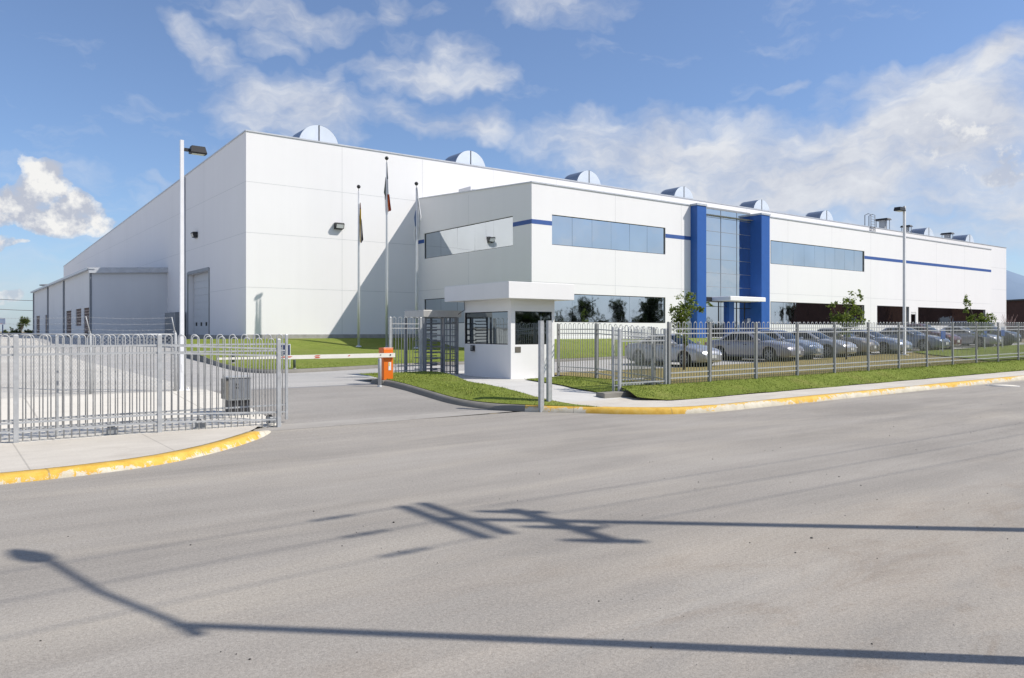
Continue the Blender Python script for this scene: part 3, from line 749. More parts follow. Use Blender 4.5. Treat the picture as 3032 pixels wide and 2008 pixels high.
# ---------------- office block
PZ = 11.25
def make_office():
    o = (SO, TO, 1.5); of = thing('office_building', 'two storey white office block with mirrored ribbon windows and blue entrance pillars', 'office building', *o)
    top, topb = 11.28, 12.18
    F = lambda a, z, d: (a, TO+d, z)
    Lf = lambda a, z, d: (SO+d, a, z)
    sA0, sA1 = s_on(1634.4, TO), s_on(1970.4, TO); sB0, sB1 = s_on(2281.5, TO), s_on(2559.6, TO)
    sE0, sE1, sF0, sF1 = s_on(2597, TO), s_on(2692, TO), s_on(2718.2, TO), s_on(2918, TO); sG0, sG1 = s_on(2697, TO), s_on(2712.5, TO)
    zu0, zu1, zl0, zl1 = 7.51, 9.43, 2.58, 4.43
    p1a, p1b, p2a, p2b = 44.56, 45.6, 52.3, 53.4
    holes = [(sA0, sA1, zu0, zu1), (sA0, sA1, zl0, zl1), (sB0, sB1, zu0, zu1), (sB0, sB1, zl0, zl1), (sE0, sE1, zl0, zl1), (sF0, sF1, zl0, zl1), (sG0, sG1, 1.5, 3.9)]
    w = MB(o)
    hl = [h for h in holes if h[1] < p1a+.5]; hr = [h for h in holes if h[0] > p2b-.5]
    wall_cells(w, F, SO, p1b-.3, .8, top, hl, .12); wall_cells(w, F, p2a+.3, SOE, .8, top, hr, .12)
    tA0, tA1 = t_on(1518.5, SO), t_on(1256, SO)
    lh = [(tA0, tA1, zu0, zu1), (tA0, tA1, zl0, zl1)]
    wall_cells(w, Lf, TO, TW, .5, 11.2, lh, .12)
    w.poly([Lf(TO, 11.2, 0), Lf(TW, 11.2, 0), Lf(TW, topb, 0), Lf(TO, top, 0)])
    w.poly([(SOE, TO, .8), (SOE, TW, .8), (SOE, TW, topb), (SOE, TO, top)])
    for u in (1822, 2017): vjoint(w, F, s_on(u, TO), 1.5, zl0 if u == 1822 else 5.1, .014) if u == 2017 else None
    for u in (1822, 2017, 2333, 2463, 2578, 2772.7, 2855.5):
        a = s_on(u, TO); hs = sorted([(h[2], h[3]) for h in holes if h[0]-.05 < a < h[1]+.05]); z = 1.5
        for h in hs: vjoint(w, F, a, z, h[0]-.02, .013); z = h[1]+.02
        vjoint(w, F, a, z, top-.05, .013)
    hjoint(w, F, 5.1, SO, p1a, .013); hjoint(w, F, 5.1, p2b, SOE, .013)
    a = t_on(1387.4, SO)
    for z0, z1 in ((1.0, zl0-.02), (zl1+.02, zu0-.02), (zu1+.02, 11.5)): vjoint(w, Lf, a, z0, z1, .013)
    hjoint(w, Lf, 5.1, TO, TW, .013)
    w.build('wall', [M['wall'], M['joint']], of)
    st = MB(o)
    st.box((SO-.006, TO-.006, 8.72), (sA0, TO-.001, 9.0)); st.box((SO-.006, TO-.001, 8.72), (SO-.001, tA0, 9.0)); st.build('blue_stripe', M['stripe'], of)
    for a, b in ((sA1, p1a), (sB1, SOE)): st = MB(o); st.box((a, TO-.006, 8.72), (b, TO-.001, 9.0)); st.build('blue_stripe', M['stripe'], of)
    st = MB(o); st.box((SO-.006, tA1, 8.72), (SO-.001, TW, 9.0)); st.build('blue_stripe', M['stripe'], of)
    cp = MB(o); cp.box((SO-.04, TO-.05, top), (p1a, TO+.2, top+.08)); cp.box((p2b, TO-.05, top), (SOE+.04, TO+.2, top+.08))
    cp.loft([[(SO-.05, q, z), (SO+.2, q, z), (SO+.2, q, z+.08), (SO-.05, q, z+.08)] for q, z in ((TO+.2, top), (TW, topb))], 0, cap=True); cp.build('coping', M['coping'], of)
    r = MB(o); r.poly([(SO+.1, TO+.1, top-.4), (SOE-.1, TO+.1, top-.4), (SOE-.1, TW, top-.4), (SO+.1, TW, top-.4)]); r.build('roof', M['roof'], of)
    window(of, o, F, sA0, sA1, zu0, zu1, 6); window(of, o, F, sA0, sA1, zl0, zl1, 6); window(of, o, F, sB0+.12, sB1, zu0, zu1, 9); window(of, o, F, sB0+.12, sB1, zl0, zl1, 8)
    window(of, o, F, sE0, sE1, zl0, zl1, 3); window(of, o, F, sF0, sF1, zl0, zl1, 7)
    window(of, o, Lf, tA0, tA1, zu0, zu1, 5); window(of, o, Lf, tA0, tA1, zl0, zl1, 5)
    d = MB(o); d.box((sG0, TO+.03, 1.5), (sG0+.08, TO+.1, 3.9)); d.box((sG1-.08, TO+.03, 1.5), (sG1, TO+.1, 3.9)); d.box((sG0+.08, TO+.03, 3.7), (sG1-.08, TO+.1, 3.9)); dr_ = d.build('side_door', M['white'], of)
    g = MB(o); g.box((sG0+.08, TO+.05, 1.5), (sG1-.08, TO+.08, 3.7)); g.build('pane', M['boothglass'], dr_)
    # entrance bay: two blue pillars, curtain wall, canopy, doors
    TG = 38.2; PF = 37.16
    for a, b in ((p1a, p1b), (p2a, p2b)):
        p = MB(o); p.bbox((a, PF, .9), (b, TG+.25, PZ), .012); pl = p.build('pillar', M['blue'], of)
        c = MB(o); c.box((a-.05, PF-.05, PZ+.001), (b+.05, TG+.3, PZ+.14)); c.build('pillar_cap', M['coping'], pl)
    G = lambda a, z, d: (a, TG+d, z)
    zr = [4.62, 5.42, 6.48, 7.54, 8.60, 9.67, 10.73, 11.36]; sx_ = [p1b, s_on(2134.7, TG), s_on(2182, TG), s_on(2222, TG), p2a]
    sx_ = [p1b, s_on(2134.7, TG), s_on(2182, TG), p2a]
    cw = MB(o)
    for z in zr: cw.box((p1b, TG-.008, z-.013), (p2a, TG+.05, z+.013))
    for a in sx_[1:-1]: cw.box((a-.012, TG-.008, 1.5), (a+.012, TG+.05, zr[-1]))
    cw.box((p1b, TG+.001, zr[-1]+.02), (p2a, TG+.3, zr[-1]+.14)); cf = cw.build('curtain_wall', M['greybox'], of)
    gm = MB(o)
    r3 = random.Random(5)
    for x0, x1 in zip(sx_, sx_[1:]):
        for z0, z1 in zip(zr, zr[1:]):
            q = [r3.gauss(0, .0015) for _ in range(2)]
            gm.poly([(x0+.01, TG+.02+q[0], z0+.01), (x1-.01, TG+.02+q[1], z0+.01), (x1-.01, TG+.02-q[0], z1-.01), (x0+.01, TG+.02-q[1], z1-.01)])
    gm.build('pane', M['glass'], cf)
    cn = MB(o); s0, s1, z0, z1, ct = 47.5, 51.95, 4.32, 4.64, 36.45
    out = [(s0, TG), (s0, ct)]+[(s1-.15+.15*math.sin(q*PI/8), ct+.15-.15*math.cos(q*PI/8)) for q in range(5)]+[(s1, TG)]
    cn.loft([[(x, y, z0) for x, y in out], [(x, y, z1-.04) for x, y in out], [(x+(.04 if x < 48 else -.04), y+(.04 if y < 37 else 0), z1) for x, y in out]], 0, cap=True); cn.build('canopy', M['wall'], of)
    # ground floor glazing and doors under the canopy
    dw = MB(o); zt_ = 4.3; zd = 3.78
    sm_ = [p1b, s_on(2128, TG), s_on(2151, TG), s_on(2166, TG), s_on(2181, TG), s_on(2205, TG), s_on(2228, TG), p2a]
    for a in (sm_[1], sm_[4], sm_[5], sm_[6]): dw.box((a-.025, TG-.03, 1.5), (a+.025, TG+.04, zt_))
    dw.box((sm_[3], TG-.03, zd), (p2a, TG+.04, zd+.05)); dw.box((p1b, TG-.03, zd+.1), (sm_[2], TG+.04, zd+.14)); dw.box((p1b, TG-.03, zt_-.04), (p2a, TG+.04, zt_+.3)); ed = dw.build('entrance_door', M['trim'], of)
    pm = MB(o); pm.poly([(p1b, TG+.01, 1.4), (p2a, TG+.01, 1.4), (p2a, TG+.01, zt_), (p1b, TG+.01, zt_)]); pm.build('pane', M['glass'], ed)
    hd = MB(o)
    for sgn in (-1, 1): hd.tube([(sm_[5]+.09*sgn, TG-.08, 2.35), (sm_[5]+.09*sgn, TG-.08, 2.95)], .015, 6)
    hd.build('handle', M['steelcap'], ed)
    nt_ = MB(o); nt_.box((s_on(2213, TG)-.0, TG-.012, 2.75), (s_on(2222, TG), TG-.004, 3.02)); nt_.build('notice', M['white'], ed)
    bp = MB(o); bp.box((sm_[2], TG-.25, 1.2), (sm_[3], TG+.05, zt_)); bp.build('door_pier', M['blue'], of)
    pl = MB(o); pl.box((p1b-.2, PF-1.5, .8), (p2a+.3, TG+.2, 1.53)); pl.build('doorstep', M['path'], of)
    f = MB(o); f.box((SO-.02, TO-.025, .5), (p1a, TO-.0005, 1.62)); f.box((p2b, TO-.025, .5), (SOE, TO-.0005, 1.62)); f.build('footing', M['wall'], of)
make_office()

# ---------------- low annex on the warehouse's left side
def make_annex():
    s0, s1, t0, t1 = 10.45, SWL, 74.1, 124.2
    o = (s0, t0, 1.3); an = thing('annex_building', 'low white lean-to annex with grey columns and lattice block windows beside the tall hall', 'annex', *o)
    zt, zb = 7.3, 7.62
    Lf = lambda a, z, d: (s0+d, a, z)
    us = [(248, 266.5, 911.6, 1010), (224.5, 240.6, 915, 965.6), (196, 211, 920.7, 1010), (134, 143, 933, 1010), (107.6, 117.5, 936, 1010)]
    wins = []
    for u0, u1, v0, v1 in us:
        ta, tb = t_on(u1, s0), t_on(u0, s0); wins.append((ta, tb, max(1.2, z_on(v1, s0, (ta+tb)/2)), z_on(v0, s0, (ta+tb)/2)))
    w = MB(o); wall_cells(w, Lf, t0, t1, .6, zt, wins, .2)
    w.poly([(s0, t0, .6), (s1, t0, .6), (s1, t0, zb), (s0, t0, zt)]); w.poly([(s0, t1, .6), (s1, t1, .6), (s1, t1, zb), (s0, t1, zt)]); w.build('wall', M['annex'], an)
    r = MB(o); r.loft([[(s0-.25, t, zt-.02), (s1, t, zb-.02), (s1, t, zb+.12), (s0-.25, t, zt+.12)] for t in (t0-.2, t1+.2)], 0, cap=True); rf = r.build('roof', M['coping'], an)
    g = MB(o); g.box((s0-.38, t0-.2, zt-.06), (s0-.251, t1+.2, zt+.14)); g.box((s0-.3, t0-.32, zt-.02), (s0+.2, t0-.201, zt+.13))
    g.loft([[(s0-.25, t0-.26, zt-.35+q), (s1, t0-.26, zb-.35+q), (s1, t0-.05, zb-.35+q), (s0-.25, t0-.05, zt-.35+q)] for q in (0, .33)], 0, cap=True); g.build('fascia', M['coping'], an)
    for u in (101, 143.4, 190.8, 270.5):
        a = t_on(u, s0); c = MB(o); c.box((s0-.14, a-.22, .8), (s0-.001, a+.22, zt-.08)); c.build('column', M['galvd'], an)
    for ta, tb, z0, z1 in wins:
        f = MB(o); f.box((s0-.03, ta-.06, z1+.002), (s0+.1, tb+.06, z1+.16)); wf = f.build('window', M['annex'], an)
        b = MB(o); nz = max(3, int((z1-z0)/.26)); nt_ = max(3, int((tb-ta)/.3))
        for i in range(nz): b.box((s0+.06, ta, lerp(z0, z1, i/nz)), (s0+.16, tb, lerp(z0, z1, i/nz)+.09))
        for i in range(nt_+1): b.box((s0+.08, lerp(ta, tb, i/nt_)-.03, z0), (s0+.15, lerp(ta, tb, i/nt_)+.03, z1))
        b.build('lattice', M['brick'], wf)
        k = MB(o); k.poly([(s0+.19, ta, z0), (s0+.19, tb, z0), (s0+.19, tb, z1), (s0+.19, ta, z1)]); k.build('backing', M['shadowhole'], wf)
    for yy in (t0+2.5,):
        pass
make_annex()
def roof_vent(name, label, cat, s, t, z, r, h, cap, group=None):
    o = thing(name, label, cat, s, t, z, TH, group)
    m = MB(); m.lathe((0, 0, 0), [(r, 0), (r, h)], 12); m.build('stack', M['galv'], o)
    c = MB(); c.lathe((0, 0, h+.05), [(cap*.92, 0), (cap, .06), (cap*.96, .16), (cap*.3, .26)], 16); c.build('cap', M['greybox'], o)
    return o
ta = t_on(140, 11.5)
roof_vent('roof_vent', 'grey mushroom shaped vent on the far end of the annex roof', 'roof vent', 12.2, t_on(143, 12.2), 7.3, .55, .95, 1.1)

def grey_box():
    sA = SWL-.9; tA, tB = t_on(518, sA), t_on(491, sA)
    o = thing('electrical_cabinet', 'tall grey electrical cabinet standing against the hall between annex and dock door', 'cabinet', sA, tA, 1.3)
    m = MB((sA, tA, 1.3)); zt = z_on(924, sA, tA); m.bbox((sA, tA, 1.0), (SWL-.08, tA+3.6, zt), .03); m.build('body', M['greybox'], o)
    d = MB((sA, tA, 1.3)); d.box((sA+.25, tA-.012, 1.4), (SWL-.2, tA-.001, zt-.15)); d.build('door', M['greybox'], o)
    h = MB((sA, tA, 1.3)); h.box((sA+.35, tA-.04, 2.3), (sA+.4, tA-.013, 2.6)); h.build('handle', M['dark'], o)
grey_box()

# wall lights
def wall_light(label, s, t, z, rot):
    o = thing('wall_light', label, 'wall light', s, t, z, TH+rot, 'wall lights on the hall')
    m = MB(); sec = [(-.02, .24), (-.34, .24), (-.40, .16), (-.30, -.16), (-.02, -.22)]
    m.loft([[(x, y, z) for y, z in sec] for x in (-.32, .32)], 0, cap=True); m.build('housing', M['dark'], o)
    g = MB(); g.poly([(-.27, -.318, -.145), (.27, -.318, -.145), (.27, -.395, .115), (-.27, -.395, .115)]); g.build('lens', M['lampglass'], o)
    b = MB(); b.box((-.14, -.02, -.14), (.14, -.002, .14)); b.build('bracket', M['greybox'], o)
wall_light('black wall light on the sunlit front of the hall', s_on(1001, TW), TW-.001, z_on(671, s_on(1001, TW), TW), 0)
wall_light('black wall light on the shaded side wall above the dock door', SWL-.001, t_on(582.6, SWL), z_on(697, SWL, t_on(582.6, SWL)), -PI/2)
# rooftop air conditioners
def ac_unit(label, u0, u1, t, z0, h, dpt=1.6, louver=False):
    s0, s1 = s_on(u0, t), s_on(u1, t)
    o = thing('air_conditioner', label, 'air conditioner', s0, t, z0, TH, 'air conditioning units on the office roof')
    m = MB(); w = s1-s0; m.bbox((0, 0, .1), (w, dpt, h), .02); m.box((.05, .05, -.4), (w-.05, dpt-.05, .1)); m.build('casing', M['wall'], o)
    g = MB(); n = 7
    for i in range(n): g.box((.12, -.02, .25+(h-.4)*i/n), (w-.12, -.001, .25+(h-.4)*(i+.55)/n))
    g.build('grille', M['brick'] if louver else M['coping'], o)
    f = MB(); f.lathe((w/2, dpt/2, h), [(min(w, dpt)*.35, .0), (min(w, dpt)*.35, .08), (.1, .1)], 14); f.build('fan_guard', M['greybox'], o)
ac_unit('low white roof unit above the shaded side of the office', 1393, 1462, 46.5, 11.55, .95)
ac_unit('white roof unit with brown louvred grille behind the office parapet', 1745, 1784, 41.5, 11.05, 1.25, 1.8, True)
ac_unit('white roof unit beside the first blue pillar', 2003, 2052, 41.0, 11.05, .95)
ac_unit('small white roof unit at the far end of the office roof', 2779, 2796, 42.0, 11.05, 1.0, 1.2, True)
# ladder and exhaust hoods on the hall's roof
def ladder():
    a = s_on(2579, TW-.12); b = s_on(2591, TW-.12)
    o = thing('roof_ladder', 'grey steel access ladder over the hall parapet above the office roof', 'ladder', a, TW-.12, 11.0)
    org = (a, TW-.12, 11.0)
    for x in (a, b):
        m = MB(org); m.tube([(x, TW-.12, 11.0), (x, TW-.12, 17.0), (x, TW+.25, 17.15), (x, TW+.7, 17.0), (x, TW+.7, 15.3)], .05, 6); m.build('side_rail', M['galvd'], o)
    r = MB(org)
    for i in range(18): r.tube([(a, TW-.12, 11.3+.32*i), (b, TW-.12, 11.3+.32*i)], .03, 5)
    r.build('rungs', M['galvd'], o)
ladder()
def hood(label, u0, u1, t, vtop, h, cap=.5):
    s0, s1 = s_on(u0, t), s_on(u1, t); z = z_on(vtop, (s0+s1)/2, t)
    o = thing('exhaust_hood', label, 'exhaust hood', (s0+s1)/2, t, 14.9, TH, 'flat topped exhaust hoods on the hall roof')
    w = cap; z -= 14.9
    c = MB(); c.loft([[(-w*.7, -w-.15, z-.28), (w*.7, -w-.15, z-.28), (w*.7, w+.15, z-.28), (-w*.7, w+.15, z-.28)], [(-w*.6, -w, z-.05), (w*.6, -w, z-.05), (w*.6, w, z-.05), (-w*.6, w, z-.05)]], 0, cap=True); c.build('cap', M['dark'], o)
    b = MB(); b.box((-w*.35, -w*.5, 0), (w*.35, w*.5, z-.281)); b.build('housing', M['galv'], o)
    for x in (-1, 1):
        for y in (-1, 1): l = MB(); l.sqtube((x*w*.55, y*w*.85, 0), (x*w*.55, y*w*.85, z-.285), .06); l.build('leg', M['galvd'], o)
hood('wide dark flat topped exhaust hood beside the roof ladder', 2588, 2640, TW+3.0, 647, 1.6, .82)
hood('narrow exhaust hood half hidden behind the right lamp post', 2676, 2692, TW+2.5, 667, 1.4, .6)
hood('dark flat topped exhaust hood between the last two skylights', 2784, 2826, TW+2.6, 689, 1.3, .72)

# brown building far right
def brown():
    A, B, C_, D = (97.5, 158), (105.0, 69), (150, 73), (143, 162)
    bb = bpy.data.objects.new('brown_building', None); COL.objects.link(bb); tag(bb, 'long dark brown building with rust coloured wall bays far behind the cars at the right', 'building')
    def prism(poly, z0, z1, mb): mb.loft([[(x, y, z) for x, y in poly] for z in (z0, z1)], 0, cap=True)
    w = MB(); prism([A, B, C_, D], -.3, 7.9, w); w.build('wall', M['brown_dk'], bb)
    r = MB(); prism([(A[0]-.4, A[1]+.4), (B[0]-.4, B[1]-.4), (C_[0]+.4, C_[1]-.4), (D[0]+.4, D[1]+.4)], 7.9, 8.2, r); r.build('roof', M['dark'], bb)
    for k in range(9):
        f0, f1 = .03+k*.108, .03+k*.108+.03
        p = [(lerp(A[0], B[0], f), lerp(A[1], B[1], f)) for f in (f0, f1)]
        m = MB(); m.loft([[(x-d, y, z) for (x, y) in p for d in ((.25,) if 1 else ())]+[(p[1][0]+.1, p[1][1], z), (p[0][0]+.1, p[0][1], z)] for z in (-.2, 7.8)], 0, cap=True); m.build('pilaster', M['rust'], bb)
    for k in range(4):
        f0 = .3+k*.19; m = MB(); p = [(lerp(A[0], B[0], f), lerp(A[1], B[1], f)) for f in (f0, f0+.05)]
        m.loft([[(p[0][0]-.06, p[0][1], z), (p[1][0]-.06, p[1][1], z), (p[1][0]+.05, p[1][1], z), (p[0][0]+.05, p[0][1], z)] for z in (.3, 4.6)], 0, cap=True); m.build('door', M['greybox'], bb)
brown()

# ---------------- guard booth
def make_booth():
    s0, s1, t0, t1, zb = 14.97, 16.82, 20.18, 22.95, .3
    o = (s0, t0, .43); bo = thing('guard_booth', 'small white guard booth with a thick overhanging flat roof at the gate', 'guard booth', *o)
    z0, z1 = 1.56, 2.66; zt = 3.05
    F = lambda a, z, d: (a, t0+d, z); Lf = lambda a, z, d: (s0+d, a, z)
    w = MB(o)
    fh = (s_on(1525.2, t0), s_on(1634.3, t0), z0, z1); lh = (t0+.17, t1-.02, z0, z1)
    wall_cells(w, F, s0, s1, zb, zt, [fh], .1); wall_cells(w, Lf, t0, t1, zb, zt, [lh], .1)
    w.poly([(s1, t0, zb), (s1, t1, zb), (s1, t1, zt), (s1, t0, zt)]); w.poly([(s0, t1, zb), (s1, t1, zb), (s1, t1, zt), (s0, t1, zt)]); w.build('wall', M['booth'], bo)
    r = MB(o); r.bbox((14.51, 19.68, zt+.001), (17.28, 23.55, 3.59), .012); r.build('roof', M['booth'], bo)
    window(bo, o, F, *fh, 1, .05, None, 1, 'boothglass', 'trim', .02); window(bo, o, Lf, *lh, 1, .05, None, 1, 'boothglass', 'trim', .02)
    a = t_on(1402.5, s0); q = MB(o); q.bbox((s0-.09, a-.09, 1.31), (s0-.001, a+.09, 1.51), .012); it = q.build('intercom', M['dark'], bo)
    q = MB(o); q.box((s0-.096, a-.06, 1.36), (s0-.0905, a+.05, 1.40)); q.box((s0-.096, a-.06, 1.43), (s0-.0905, a+.06, 1.48)); q.build('speaker_grille', M['greybox'], it)
    q = MB(o); x0, x1 = s_on(1524.8, t0), s_on(1541.9, t0); q.bbox((x0, t0-.012, 1.30), (x1, t0-.001, 1.49), .004); q.build('metal_plate', plain('bronze_plate', (.16, .145, .12), .6, .3), bo)
    c = MB(o); c.tube([(s0-.04, t1-.05, 3.06), (s0-.05, t1-.1, 2.75), (s0-.2, t1+.1, 2.6)], .012, 6); c.build('cable', M['dark'], bo)
make_booth()
# ---------------- full height turnstile
def make_turnstile():
    s0, s1, t0, t1, zb = 13.58, 15.1, 23.4, 24.75, .43; h = 2.74
    o = (s0, t0, zb); tn = thing('turnstile', 'full height grey steel turnstile cage with a brushed metal header beside the booth', 'turnstile', *o)
    m = MB(o); m.bbox((s0-.03, t0-.02, h-.24), (s1+.03, t1, h), .006); m.build('header', M['steelcap'], tn)
    def post(x, y, w=.07):
        p = MB(o); p.box((x-w/2, y-w/2, zb-.05), (x+w/2, y+w/2, h-.241)); p.build('post', M['galvd'], tn)
    post(s0, t0+.03, .06); post(s0+.12, t0+.1, .06); post(s1-.12, t0+.02, .06); post(s1+.02, t0+.35, .05); post(s0, t1-.05); post(s1, t1-.05); post(s0+.86, t0+.05, .05)
    # fixed comb on the left, barrier grid on the right
    cb = MB(o)
    for i in range(19): cb.tube([(s0+.12, t0+.1, zb+.14+i*.112), (s0+.62, t0+.16, zb+.14+i*.112)], .017, 6)
    cb.build('comb', M['galvd'], tn)
    gr = MB(o)
    for i in range(10): gr.tube([(s0+.80, t0+.18, zb+.12+i*.215), (s1-.1, t0+.05, zb+.12+i*.215)], .016, 6)
    for i in range(3): gr.tube([(s0+.84+.16*i, t0+.17-.03*i, zb+.05), (s0+.84+.16*i, t0+.17-.03*i, h-.25)], .02, 6)
    for i in range(12): gr.tube([(s1-.1, t0+.05, zb+.1+i*.18), (s1+.02, t0+.6, zb+.1+i*.18)], .014, 5)
    gr.build('barrier_grid', M['galvd'], tn)
    rt = MB(o); cx, cy = s0+.72, t0+.72
    rt.tube([(cx, cy, zb), (cx, cy, h-.25)], .045, 8)
    for a in (.35, .35+2.09, .35+4.19):
        for i in range(10): rt.tube([(cx, cy, zb+.2+i*.205), (cx+.62*math.cos(a), cy+.62*math.sin(a), zb+.2+i*.205)], .018, 6)
    rt.build('rotor', M['galvd'], tn)
    fl = MB(o); fl.box((s0-.05, t0-.05, zb-.1), (s1+.05, t1, zb+.015)); fl.build('base_plate', M['path'], tn)
    bk = MB(o)
    for i in range(10): bk.tube([(s1, t1-.05, zb+.12+i*.215), (s1-.5, t1-.05, zb+.12+i*.215)], .016, 6)
    for i in range(9): bk.tube([(s1+.02, t0+.35+.11*i, zb), (s1+.02, t0+.35+.11*i, h-.25)], .013, 5)
    bk.build('side_grid', M['galvd'], tn)
make_turnstile()
# ================================================================== fences
FH = 1.85
RAILS = (1.64, 1.50, .345, .195)
def fence(name, label, posts, base, hoops=9, H=FH, endposts=True, bottom=.03, post_w=.075, skip_posts=(), cat='fence', pickets_r=.0112, rails=RAILS, stile=False, group=None, mat='galv', post_mat='galv'):
    """hoop topped picket fence through the given (s,t) posts; base(s,t) is the ground height"""
    o0 = posts[0]; zb0 = base(*o0); o = (o0[0], o0[1], zb0)
    root = thing(name, label, cat, *o, TH, group)
    k = H/FH
    for i, p in enumerate(posts):
        if i in skip_posts: continue
        z = base(*p); m = MB(o); w = post_w/2
        m.box((p[0]-w, p[1]-w, z-.12 if not stile else z+.03), (p[0]+w, p[1]+w, z+H-.02)); m.loft([[(p[0]-w, p[1]-w, z+H-.02), (p[0]+w, p[1]-w, z+H-.02), (p[0]+w, p[1]+w, z+H-.02), (p[0]-w, p[1]+w, z+H-.02)], [(p[0]-w*.6, p[1]-w*.6, z+H), (p[0]+w*.6, p[1]-w*.6, z+H), (p[0]+w*.6, p[1]+w*.6, z+H), (p[0]-w*.6, p[1]+w*.6, z+H)]], 0, cap=True)
        m.build('post', M[post_mat], root)
    for p, q in zip(posts, posts[1:]):
        L_ = math.dist(p, q); dx, dy = (q[0]-p[0])/L_, (q[1]-p[1])/L_
        n = max(1, round(L_/2.3*hoops)) if hoops else 0
        z0, z1 = base(*p), base(*q); e = post_w/2/L_
        def P(f, z, off=0.0): return (p[0]+(q[0]-p[0])*f+dy*off, p[1]+(q[1]-p[1])*f-dx*off, lerp(z0, z1, f)+z)
        for r in rails: rl = MB(o); rl.sqtube(P(e, r*k), P(1-e, r*k), .032); rl.build('rail', M[mat], root)
        pk = MB(o); pit = (1-2*e)/n; R_ = min(.062, pit*L_*.27)
        for i in range(n):
            c = e+pit*(i+.5); a, b = c-R_/L_, c+R_/L_
            zz = H-R_-.005
            pts = [P(a, bottom), P(a, zz)]+[P(c-math.cos(x*PI/6)*R_/L_, zz+math.sin(x*PI/6)*R_) for x in range(1, 6)]+[P(b, zz), P(b, bottom)]
            pk.tube(pts, pickets_r, 5)
        pk.build('pickets', M[mat], root)
    return root
lb = lambda s, t: .095
fence('picket_fence', 'near grey hoop topped steel fence along the left kerb', [(-5.75, 15.5), (-3.45, 15.5), (-1.2, 15.52), (1.05, 15.54), (3.32, 15.54), (5.58, 15.5)], lambda s, t: .095 if s < 5 else .0+.095*0, 9, 1.85)
gp = [(-.5, 15.98), (5.9, 15.98)]
fence('sliding_gate', 'wide grey hoop topped sliding gate rolled back behind the left kerb fence', [(-2.5, 15.98), (1.7, 15.98), (5.92, 15.98)], lambda s, t: .10, 9, 1.84, post_w=.05, cat='gate', stile=True, bottom=.13)
gw = None
for i, sx_ in enumerate((.2, 2.55, 4.1, 5.5)):
    z = zyard(sx_, 15.9)
    o = thing('gate_roller', ['black gate roller block low behind the leftmost fence bay', 'black gate roller block behind the left fence bay beside the middle post', 'black gate roller block just right of the middle post', 'black gate roller block at the open end of the left fence'][i], 'gate roller', sx_, 15.72, .10, TH, 'roller blocks under the sliding gate')
    m = MB(); m.bbox((-.09, -.05, 0), (.09, .05, .13), .01); m.build('block', M['greybox'], o)
    m = MB(); m.lathe((0, .1, .1), [(.07, -.03), (.075, 0), (.07, .03)], 12, axis='y'); m.build('wheel', M['black'], o)
rp = [(17.09, 15.3)]+[(18.93+2.305*i, 15.3) for i in range(15)]
fence('picket_fence', 'long grey hoop topped steel fence along the right sidewalk in front of the parked cars', rp, lambda s, t: zfence(s), 9, 1.85, post_mat='fpost')
fence('picket_fence', 'grey hoop topped fence running back from the corner to the guard booth', [(17.12, 15.42), (17.2, 16.0), (17.3, 18.6), (17.3, 20.55)], lambda s, t: zpath(s, t), 9, 1.84, post_mat='fpost')
fence('picket_fence', 'short hoop topped fence panel at the corner left of the long fence', [(15.15, 15.36), (17.0, 15.34)], lambda s, t: zpath(s, t)-.02, 9, 1.88)
fence('pedestrian_gate', 'open hoop topped pedestrian gate folded back behind the short corner panel', [(15.2, 15.66), (16.85, 15.74)], lambda s, t: zpath(s, t)+.02, 9, 1.86, post_w=.05, cat='gate', stile=True)
fence('picket_fence', 'short hoop topped fence between the orange barrier post and the turnstile', [(12.27, 23.4), (13.45, 23.4)], lambda s, t: .43, 9, 2.06)
o = thing('threshold_kerb', 'low dark edged concrete threshold under the corner fence panel', 'kerb', 14.3, 15.3, .1)
m = MB(); m.bbox((0, -.22, -.1), (2.3, .12, .24), .02); m.build('slab', M['kerbc'], o)
# gate posts at the right of the vehicle gate
for lab, s, t, zb, h in (('front galvanised gate post standing on the grass verge by the yellow kerb', 11.92, 14.82, .1, 2.15), ('rear galvanised gate post just behind the front one on the path', 12.42, 15.12, .2, 2.06)):
    o = thing('gate_post', lab, 'gate post', s, t, zb, TH, 'gate posts at the vehicle entrance')
    m = MB(); a, b = .052, .045
    m.loft([[(-a, -b, z), (a, -b, z), (a, b, z), (a-.02, b, z), (a-.02, -b+.015, z), (-a+.02, -b+.015, z), (-a+.02, b, z), (-a, b, z)] for z in (-.2, h)], 0, cap=True); m.build('channel', M['galv'], o)
    m = MB(); m.box((-a-.0, -b-.004, h-.001), (a, b, h+.012)); m.build('cap_plate', M['galv'], o)
    m = MB(); m.box((a+.0, -b+.02, .02), (a+.03, b, h-.03)); m.build('guide', M['fpost'], o)
